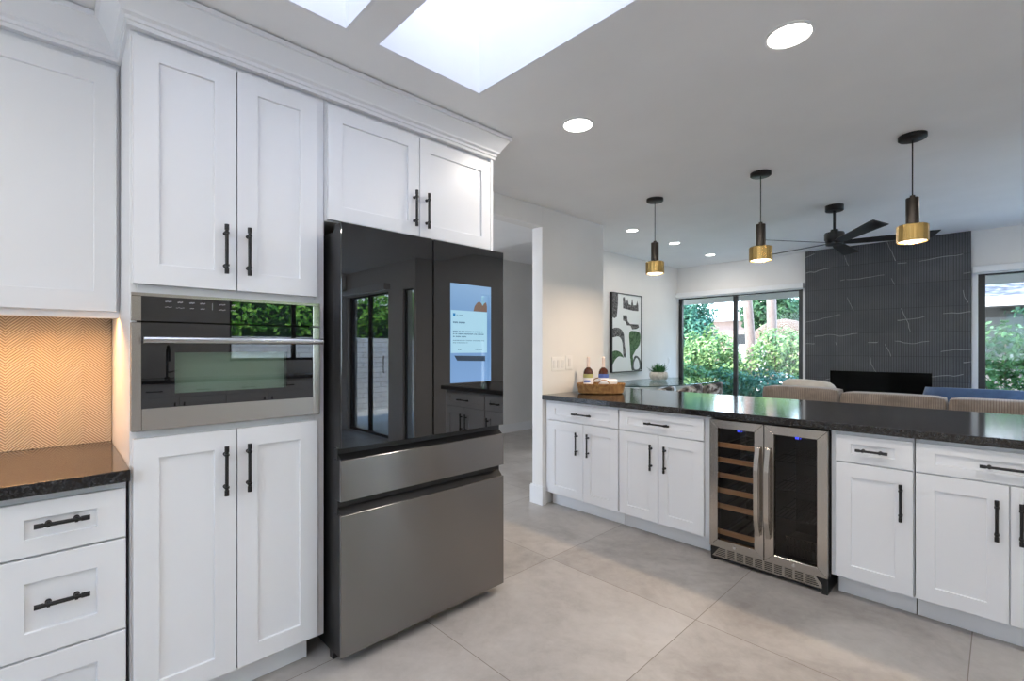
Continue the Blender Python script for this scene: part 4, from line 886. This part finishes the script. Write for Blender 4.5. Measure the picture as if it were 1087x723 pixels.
def make_chair():
    e = thing('dining_chair', (0, 0, 0), 'x', 'chair', 'patterned barrel dining chairs along the glass table')
    # faces -x (towards the table); curved shell behind (+x)
    R_, th_ = 0.235, 0.032; rings = []
    for k in range(25):
        a = math.radians(-112+224*k/24); t_ = abs(k-12)/12; ztop = 0.865-0.20*t_**2.2; zb = 0.40
        ci, si = math.cos(a), math.sin(a)
        rings.append([(R_*ci, (R_*1.05)*si, zb), ((R_+0.02)*ci*1.0, (R_*1.05+0.02)*si, (zb+ztop)/2), ((R_+0.035)*ci, (R_*1.05+0.03)*si, ztop-0.01), ((R_+0.015)*ci, (R_*1.05+0.012)*si, ztop+0.008), ((R_-th_+0.025)*ci, (R_*1.05-th_+0.02)*si, ztop-0.01), ((R_-th_)*ci, (R_*1.05-th_)*si, (zb+ztop)/2), ((R_-th_)*ci, (R_*1.05-th_)*si, zb)])
    MB().loft(rings).build('backrest', M['chairfab'], e, smooth=True, world=False)
    MB().lathe([(0.0001, 0.40), (0.195, 0.40), (0.203, 0.42), (0.203, 0.45), (0.19, 0.475), (0.0001, 0.48)], (-0.005, 0, 0), 28).build('seat', M['chairfab'], e, smooth=True, world=False)
    for sx in (-1, 1):
        for sy in (-1, 1): MB().tube([(0.13*sx-0.02, 0.13*sy, 0.405), (0.20*sx-0.02, 0.19*sy, 0.0)], [0.016, 0.010], 10).build('leg', M['black'], e, smooth=True, world=False)
    return e
ch = make_chair()
for i, (x, y, rz, lab) in enumerate(((-2.84, 4.99, 0.08, 'patterned barrel dining chair nearest the kitchen, beside the glass table'), (-2.76, 5.55, 0.03, 'patterned barrel dining chair, middle of the three by the table'),
                                     (-2.74, 6.11, 0.0, 'patterned barrel dining chair nearest the glass door'))):
    o_ = ch if i == 0 else copy_tree(ch); o_.location = (x, y, 0); o_.rotation_euler.z = rz; o_['label'] = lab
# plant in ribbed pot on table
pt = thing('potted_plant', (-3.43, 6.28, ZD+0.0005), 'spiky green succulent in a ribbed cream pot on the glass table', 'plant')
mb = MB(); N = 96
rings = []
for r, z in ((0.0001, 0.0), (0.085, 0.0), (0.11, 0.02), (0.125, 0.06), (0.12, 0.10), (0.108, 0.122), (0.098, 0.122), (0.098, 0.105), (0.0001, 0.105)):
    rings.append([(r*(1+(0.05*abs(math.sin(9*2*PI*k/N)) if 0.09 < r and z > 0.001 and r > 0.1 else 0))*math.cos(2*PI*k/N), r*(1+(0.05*abs(math.sin(9*2*PI*k/N)) if r > 0.1 else 0))*math.sin(2*PI*k/N), z) for k in range(N)])
mb.loft(rings).build('pot', M['pot'], pt, smooth=True, world=False)
mb = MB(); rnd = random.Random(3)
for k in range(110):
    a = rnd.random()*2*PI; el = math.radians(rnd.uniform(25, 88)); L_ = rnd.uniform(0.09, 0.165); r0 = rnd.uniform(0, 0.075)
    b0 = Vector((r0*math.cos(a), r0*math.sin(a), 0.107)); d = Vector((math.cos(a)*math.cos(el), math.sin(a)*math.cos(el), math.sin(el)))
    s_ = d.cross(Vector((0, 0, 1))).normalized()*0.010; n_ = s_.cross(d).normalized()*0.003
    mid = b0+d*L_*0.45; tip = b0+d*L_+Vector((0, 0, -0.01))
    mb.loft([[b0-s_*0.5, b0-n_, b0+s_*0.5, b0+n_], [mid-s_, mid-n_, mid+s_, mid+n_], [tip-s_*0.08, tip-n_*0.1, tip+s_*0.08, tip+n_*0.1]])
mb.build('leaves', M['succ'], pt, smooth=False, world=False)

# ------------------------------------------------------------------ sofa
def cushion(mb, x0, x1, y0, y1, z0, z1, puff=0.03, r=0.05, nx=10, ny=6, nz=8):
    """rounded puffy box as a superellipsoid-like grid"""
    cx_, cy_, cz_ = (x0+x1)/2, (y0+y1)/2, (z0+z1)/2; hx, hy, hz = (x1-x0)/2, (y1-y0)/2, (z1-z0)/2
    bm2 = bmesh.new(); bmesh.ops.create_cube(bm2, size=2.0); bmesh.ops.subdivide_edges(bm2, edges=bm2.edges[:], cuts=9, use_grid_fill=True)
    vmap = {}
    for v in bm2.verts:
        p = v.co.copy(); q = []
        for j, h in enumerate((hx, hy, hz)):
            q.append(p[j]*h)
        rr_ = min(r, hx*0.98, hy*0.98, hz*0.98)
        core = Vector((max(-(hx-rr_), min(hx-rr_, q[0])), max(-(hy-rr_), min(hy-rr_, q[1])), max(-(hz-rr_), min(hz-rr_, q[2]))))
        d = Vector(q)-core
        if d.length > 1e-6: q2 = core+d.normalized()*rr_
        else: q2 = Vector(q)
        fx, fy, fz = 1-p[0]**2, 1-p[1]**2, 1-p[2]**2
        q2.x += math.copysign(puff, p[0])*fy*fz*(abs(p[0]) ** 6)*0.5; q2.y += math.copysign(puff, p[1])*fx*fz*(abs(p[1])**4); q2.z += math.copysign(puff, p[2])*fx*(0.4+0.6*fy)*(abs(p[2])**4)
        vmap[v] = mb.bm.verts.new((cx_+q2.x, cy_+q2.y, cz_+q2.z))
    for f_ in bm2.faces: mb.bm.faces.new([vmap[v] for v in f_.verts])
    bm2.free(); return mb
sf = thing('sofa', (-0.6, 5.95, 0), 'long taupe corduroy sofa with its back to the kitchen', 'sofa')
SY = 5.52
cushion(MB(), -1.76, 1.15, SY+0.03, SY+0.95, 0.06, 0.42, 0.01, 0.05).build('base', M['cord'], sf, smooth='all')
for k, (a, b) in enumerate(((-1.80, -1.105), (-1.095, -0.325), (-0.315, 0.44), (0.45, 1.2))):
    cushion(MB(), a, b, SY, SY+0.27, 0.30, (0.895, 0.872, 0.868, 0.868)[k], 0.010, 0.032).build('back_cushion', M['cord'], sf, smooth='all')
    cushion(MB(), a+0.01, b-0.01, SY+0.275, SY+0.98, 0.40, 0.56, 0.02, 0.05).build('seat_cushion', M['cord'], sf, smooth='all')
for x in (-1.6, 1.0):
    for y in (SY+0.12, SY+0.85): MB().lathe([(0.025, 0.0), (0.03, 0.075)], (x, y, 0), 14).build('leg', M['black'], sf)
mb = MB(); cushion(mb, -0.25, 0.25, -0.06, 0.06, 0, 0.38, 0.02, 0.055)
mb.xform(Matrix.Translation((-1.475, SY+0.41, 0.565)) @ Matrix.Rotation(math.radians(4), 4, 'X') @ Matrix.Rotation(math.radians(3), 4, 'Y'))
tag(mb.build('throw_pillow', M['cream'], None, smooth='all'), 'cream throw pillow leaning on the left end of the sofa', 'pillow')
# blue curved chair/sofa by the fireplace
bsf = thing('blue_sofa', (0.35, 7.1, 0), 'curved blue velvet sofa between the taupe sofa and the fireplace', 'sofa')
rings = []
for k in range(33):
    t_ = k/32; a = math.radians(200-220*t_); cx_, cy_ = 0.38, 7.12; rx, ry = 0.93, 0.38
    # open towards +y (fireplace side) : back runs on the kitchen side
    a = math.radians(170+200*t_); ca, sa = math.cos(a), math.sin(a)
    zt = 0.86+0.03*math.sin(PI*t_)
    ring = []
    for j in range(12):
        b_ = 2*PI*j/12; ring.append((cx_+(rx+0.09*math.cos(b_))*ca, cy_+(ry+0.09*math.cos(b_))*sa, 0.50+(zt-0.50)*max(-1, min(1, 1.25*math.sin(b_)))*1.0))
    rings.append(ring)
MB().loft(rings).build('backrest', M['bluefab'], bsf, smooth='all')
mb = MB(); mb.lathe([(0.0001, 0.10), (0.95, 0.10), (0.98, 0.14), (0.98, 0.38), (0.94, 0.43), (0.0001, 0.44)], (0.38, 7.13, 0), 40, sx=0.9, sy=0.42); mb.build('seat', M['bluefab'], bsf, smooth=True)
for x, y in ((-0.25, 6.95), (1.0, 6.95), (-0.25, 7.25), (1.0, 7.25)): MB().lathe([(0.02, 0.0), (0.03, 0.11)], (x, y, 0), 12).build('leg', M['black'], bsf)

# ------------------------------------------------------------------ kitchen right run (seen mirrored in oven, fridge and cooler)
rc = thing('sink_cabinet', (3.3, 0.8, 0), 'white base cabinet under the sink window, seen only in reflections', 'cabinet')
mb = MB(); fbox(mb, FR, -2.4, 2.87, fr, -0.58, 0.105, 0.88); mb.build('body', M['cab'], rc)
mb = MB(); fbox(mb, FR, -2.4, 2.87, -0.08, -0.1, 0.001, 0.104); mb.build('toe_kick', M['cab'], rc)
for k in range(10):
    a = -2.38+k*0.5; d_ = shaker(rc, 'door', FR, a, a+0.495, 0.12, 0.71); pull(d_, FR, (a+(0.45 if k % 2 == 0 else 0.045), 0.56), 0.178, True)
    d_ = shaker(rc, 'drawer', FR, a, a+0.495, 0.72, 0.86, 0.07, 0.045); pull(d_, FR, (a+0.25, 0.79), 0.16, False)
tag(MB().box(2.995, 3.617, -2.4, 2.88, 0.8815, 0.92).build('countertop', M['granite'], None, bevel=0.003), 'black granite countertop under the sink window, seen only in reflections', 'countertop')
fa = thing('kitchen_faucet', (3.40, 1.05, 0.92), 'black gooseneck faucet mirrored in the oven glass', 'faucet')
MB().tube([(0, 0, 0.001), (0, 0, 0.02), (0, 0, 0.02)], [0.028, 0.028, 0.02], 16).build('base', M['black'], fa, smooth=True, world=False)
pts = [(0, 0, 0.02), (0, 0, 0.30)]+[(-0.09+0.09*math.cos(t_), 0, 0.30+0.11*math.sin(t_)) for t_ in [PI*k/12 for k in range(1, 13)]]+[(-0.18, 0, 0.22)]
MB().tube(pts, 0.012, 12).build('spout', M['black'], fa, smooth=True, world=False)
MB().tube([(0, 0.012, 0.08), (0, 0.05, 0.085), (0, 0.11, 0.10)], [0.012, 0.007, 0.006], 10).build('lever', M['black'], fa, smooth=True, world=False)

# ------------------------------------------------------------------ outdoors
struct(MB().box(-40, 40, YF+0.1, 60, -0.16, -0.06), 'ground', M['gravel'], 'pale gravel garden ground')
struct(MB().box(3.95, 40, -30, YF+0.1, -0.16, -0.06).box(-40, 3.95, -30, -2.75, -0.16, -0.06).box(1.75, 3.95, 3.55, YF+0.1, -0.16, -0.06), 'ground_patio', M['patio'], 'grey concrete patio beside the house')
struct(MB().box(-5.5, 1.9, YF+0.15, YF+0.95, 2.42, 2.50).box(-5.5, 1.9, YF+0.95, YF+0.99, 2.12, 2.56), 'trim_6', M['stucco'], 'pale roof overhang outside the glass doors')
struct(MB().box(1.75, 4.3, 3.55, 4.7, 2.42, 2.50), 'trim_7', M['brownsoffit'], 'brown patio cover outside the side door')
tag(MB().box(5.9, 6.08, -8, 14, -0.06, 1.52).build('garden_wall', M['block'], None), 'white slump block garden wall mirrored in fridge and oven', 'wall', kind='structure')

def leaves(name, m_, parent, blobs, n_, size, seed, loc=(0, 0, 0), clear=None):
    rnd = random.Random(seed); mb = MB(); tot = sum(b[3]*b[4]*b[5] for b in blobs)
    vs, fs = [], []
    for (x, y, z, rx, ry, rz_) in blobs:
        k_ = int(n_*(rx*ry*rz_)/tot)
        for _ in range(k_):
            while True:
                d = Vector((rnd.gauss(0, 1), rnd.gauss(0, 1), rnd.gauss(0, 1)))
                if d.length > 0.1: break
            d.normalize(); rad = rnd.uniform(0.45, 1.0)**0.5*(1+0.30*math.sin(5*d.x+3*d.z+seed)*math.cos(4*d.y+seed))
            c_ = Vector((x+d.x*rx*rad, y+d.y*ry*rad, max(0.05, z+d.z*rz_*rad)))
            nrm = (d+Vector((rnd.uniform(-1, 1), rnd.uniform(-1, 1), rnd.uniform(-0.4, 1.2)))*0.9).normalized()
            u = nrm.cross(Vector((rnd.uniform(-1, 1), rnd.uniform(-1, 1), rnd.uniform(-1, 1)))).normalized(); v = nrm.cross(u)
            s_ = size*rnd.uniform(0.6, 1.3); b = len(vs)
            vs += [c_-u*s_, c_+v*s_*0.45+nrm*s_*0.12, c_+u*s_, c_-v*s_*0.45+nrm*s_*0.12]; fs.append((b, b+1, b+2, b+3))
    me = bpy.data.meshes.new(name)
    L_ = Vector(loc); me.from_pydata([tuple(v-L_) for v in vs], [], fs); me.materials.append(m_)
    o_ = bpy.data.objects.new(name, me); COL.objects.link(o_); o_.parent = parent; return o_
def stem(name, m_, parent, pts, rad, loc):
    mb = MB().tube(pts, rad, 10); return mb.build(name, m_, parent, smooth=True)
def shrub(name, x, y, lab, cat, m_, blobs, n_, size, seed, trunk=0.03, th=0.5, bark='bark2', nst=3, group=None):
    e = thing(name, (x, y, -0.06), lab, cat, group)
    bl = [(x+b[0], y+b[1], b[2], b[3], b[4], b[5]) for b in blobs]
    leaves('foliage', M[m_], e, bl, n_, size, seed, (x, y, -0.06))
    for k in range(nst):
        b = bl[k % len(bl)]; rn = random.Random(seed+k)
        stem('trunk' if nst == 1 else 'stem', M[bark], e, [(x+rn.uniform(-0.06, 0.06), y+rn.uniform(-0.06, 0.06), -0.06), ((x+b[0])/2, (y+b[1])/2, b[2]*0.5), (b[0], b[1], b[2]+b[5]*0.3)], [trunk, trunk*0.8, trunk*0.4], (x, y, 0))
    return e
# left glass door view
shrub('tree', -5.30, 10.9, 'dense green tree filling the upper left of the glass door', 'tree', 'leaf_teal', [(0, 0, 2.2, 0.62, 0.6, 0.75), (-0.5, 0.2, 1.7, 0.6, 0.6, 0.7), (0.30, -0.1, 1.65, 0.40, 0.45, 0.5)], 9000, 0.055, 1, 0.06, nst=1)
shrub('shrub', -4.35, 10.2, 'light green bush left of the middle glass door frame', 'shrub', 'leaf_light', [(0, 0, 1.15, 0.62, 0.5, 0.55), (-0.45, 0.1, 0.9, 0.5, 0.5, 0.5), (0.40, 0, 0.75, 0.45, 0.45, 0.45)], 5200, 0.05, 2)
shrub('shrub', -4.3, 9.3, 'mid green low bush at the foot of the left door pane', 'shrub', 'leaf_mid', [(0, 0, 0.55, 0.6, 0.4, 0.45), (0.6, 0.1, 0.5, 0.5, 0.4, 0.45)], 3500, 0.05, 3)
shrub('shrub', -3.05, 10.1, 'pale leafy bush in the right pane of the left glass door', 'shrub', 'leaf_light', [(0, 0, 1.25, 0.42, 0.4, 0.45), (0.35, 0.1, 1.15, 0.38, 0.4, 0.5), (-0.32, 0, 0.85, 0.36, 0.35, 0.4), (0.6, 0, 0.8, 0.35, 0.35, 0.4)], 3200, 0.05, 4)
shrub('shrub', -2.9, 9.2, 'dark blue-green low bush in front of the pale bush', 'shrub', 'leaf_teal', [(0, 0, 0.5, 0.8, 0.35, 0.38), (-0.9, 0.1, 0.5, 0.4, 0.35, 0.35)], 4000, 0.045, 5)
shrub('tree', -6.15, 19.5, 'dark conifer-like tree behind the palm trunks', 'tree', 'leaf_dark', [(0, 0, 3.4, 0.8, 0.9, 1.2), (0.5, 0, 2.5, 0.7, 0.8, 0.8), (-0.55, 0.2, 2.6, 0.5, 0.7, 0.8)], 5000, 0.10, 6, 0.12, nst=1)
shrub('tree', -5.5, 22.5, 'rounded dark green tree at the right of the left glass door', 'tree', 'leaf_teal', [(0, 0, 2.7, 0.9, 0.9, 0.8)], 3000, 0.10, 7, 0.12, nst=1)
for i, (x, y, lab) in enumerate(((-4.88, 14.0, 'slim pinkish palm trunk, the left of the pair outside'), (-4.32, 14.0, 'slim pinkish palm trunk, the right of the pair outside'))):
    e = thing('palm_tree', (x, y, -0.06), lab, 'tree', 'pair of palm trunks outside the left glass door')
    mb = MB(); mb.tube([(x, y, -0.06), (x+0.02, y, 1.5), (x-0.02 if i else x-0.10, y, 3.2), (x-0.05 if i else x-0.2, y, 5.2)], [0.15, 0.125, 0.115, 0.11], 16)
    mb.build('trunk', M['bark'], e, smooth=True)
    mb = MB(); tx, tz = (x-0.05 if i else x-0.2), 5.2
    for k in range(14):
        a = 2*PI*k/14; d = Vector((math.cos(a), math.sin(a), 0)); s_ = Vector((-math.sin(a), math.cos(a), 0))
        rings = []
        for t_ in (0, 0.3, 0.6, 0.85, 1.0):
            c_ = Vector((tx, y, tz))+d*0.26*t_+Vector((0, 0, 0.5*math.sin(PI*t_)-0.7*t_*t_)); w_ = 0.05*math.sin(PI*min(1, t_+0.12))*0.9+0.01
            rings.append([c_-s_*w_-Vector((0, 0, w_*0.5)), c_+Vector((0, 0, 0.01)), c_+s_*w_-Vector((0, 0, w_*0.5)), c_-Vector((0, 0, 0.01))])
        mb.loft(rings)
    mb.build('fronds', M['leaf_mid'], e)
um = thing('thatched_umbrella', (-5.05, 17.6, -0.06), 'brown thatched patio umbrella behind the palm trunks', 'umbrella')
mb = MB(); mb.lathe([(1.0, 1.62), (0.98, 1.70), (0.85, 1.92), (0.62, 2.10), (0.35, 2.22), (0.08, 2.28), (0.0001, 2.29)], (-5.05, 17.6, 0), 28, cap=False); mb.lathe([(0.0001, 2.20), (0.95, 1.62)], (-5.05, 17.6, 0), 28, cap=False); mb.build('canopy', M['thatch'], um, smooth=True)
MB().tube([(-5.05, 17.6, -0.06), (-5.05, 17.6, 2.2)], 0.05, 10).build('pole', M['bark2'], um, smooth=True)
tag(MB().box(-5.9, -4.75, 15.6, 15.8, -0.06, 1.42).build('garden_wall', M['stucco'], None), 'low white garden wall behind the pale bush', 'wall', kind='structure')
hs = thing('neighbor_house', (-10, 30, 0), 'distant pinkish house beyond the garden trees', 'house')
MB().box(-13.5, -7.2, 29, 35, -0.06, 2.9).build('wall', M['pink'], hs); 
mb = MB(); mb.loft([[(-14, 28.6, 2.9), (-6.8, 28.6, 2.9), (-6.8, 35.4, 2.9), (-14, 35.4, 2.9)], [(-12, 31.9, 3.9), (-8.8, 31.9, 3.9), (-8.8, 32.1, 3.9), (-12, 32.1, 3.9)]]); mb.build('roof', M['stucco'], hs)
for k in range(3): MB().box(-12.8+k*1.9, -11.8+k*1.9, 28.97, 29.0, 0.9, 2.1).build('window', M['frame'], hs)
# right glass door view
nh = thing('neighbor_house', (1.6, 14, 0), 'white house with grey shingle roof beyond the right glass door', 'house')
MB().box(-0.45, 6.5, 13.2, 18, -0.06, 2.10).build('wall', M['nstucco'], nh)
mb = MB(); mb.hexa([(-1.1, 12.55, 2.22), (7, 12.55, 2.22), (7, 17.5, 3.9), (-1.1, 17.5, 3.9), (-1.1, 12.55, 2.28), (7, 12.55, 2.28), (7, 17.5, 3.96), (-1.1, 17.5, 3.96)]); mb.build('roof', M['shingle'], nh)
MB().box(-1.12, 7.0, 12.50, 12.55, 2.08, 2.27).build('fascia', M['stucco'], nh)
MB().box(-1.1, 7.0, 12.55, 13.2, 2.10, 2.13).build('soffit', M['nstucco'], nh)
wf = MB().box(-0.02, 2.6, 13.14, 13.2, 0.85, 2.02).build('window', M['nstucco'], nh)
MB().box(0.08, 2.5, 13.12, 13.14, 0.92, 1.96).build('curtain', M['curtain'], wf)
shrub('shrub', 0.05, 9.6, 'open leafy shrub outside the right glass door', 'shrub', 'leaf_mid', [(0, 0, 1.25, 0.35, 0.3, 0.40), (-0.25, 0, 0.9, 0.3, 0.3, 0.4), (0.35, 0, 0.95, 0.35, 0.3, 0.45), (0.1, 0, 0.5, 0.5, 0.3, 0.35)], 2500, 0.045, 11, 0.018, nst=3)
shrub('shrub', 1.3, 10.2, 'taller shrub at the right side of the right glass door', 'shrub', 'leaf_dark', [(0, 0, 1.3, 0.5, 0.4, 0.7), (-1.0, -0.95, 1.78, 0.22, 0.2, 0.07)], 2400, 0.05, 12, 0.02)
# hedge above the garden wall (mirrored in fridge and oven)
hd = thing('hedge', (6.6, 3, -0.06), 'clipped green hedge behind the block wall, mirrored in the fridge', 'hedge')
leaves('foliage', M['leaf_hedge'], hd, [(6.65, -6+k*1.1, 2.1, 0.55, 0.85, 0.85) for k in range(15)], 20000, 0.075, 21, (6.6, 3, -0.06))
MB().box(6.4, 6.8, -6.5, 10.2, -0.06, 2.3).build('branches', M['leaf_dark'], hd)
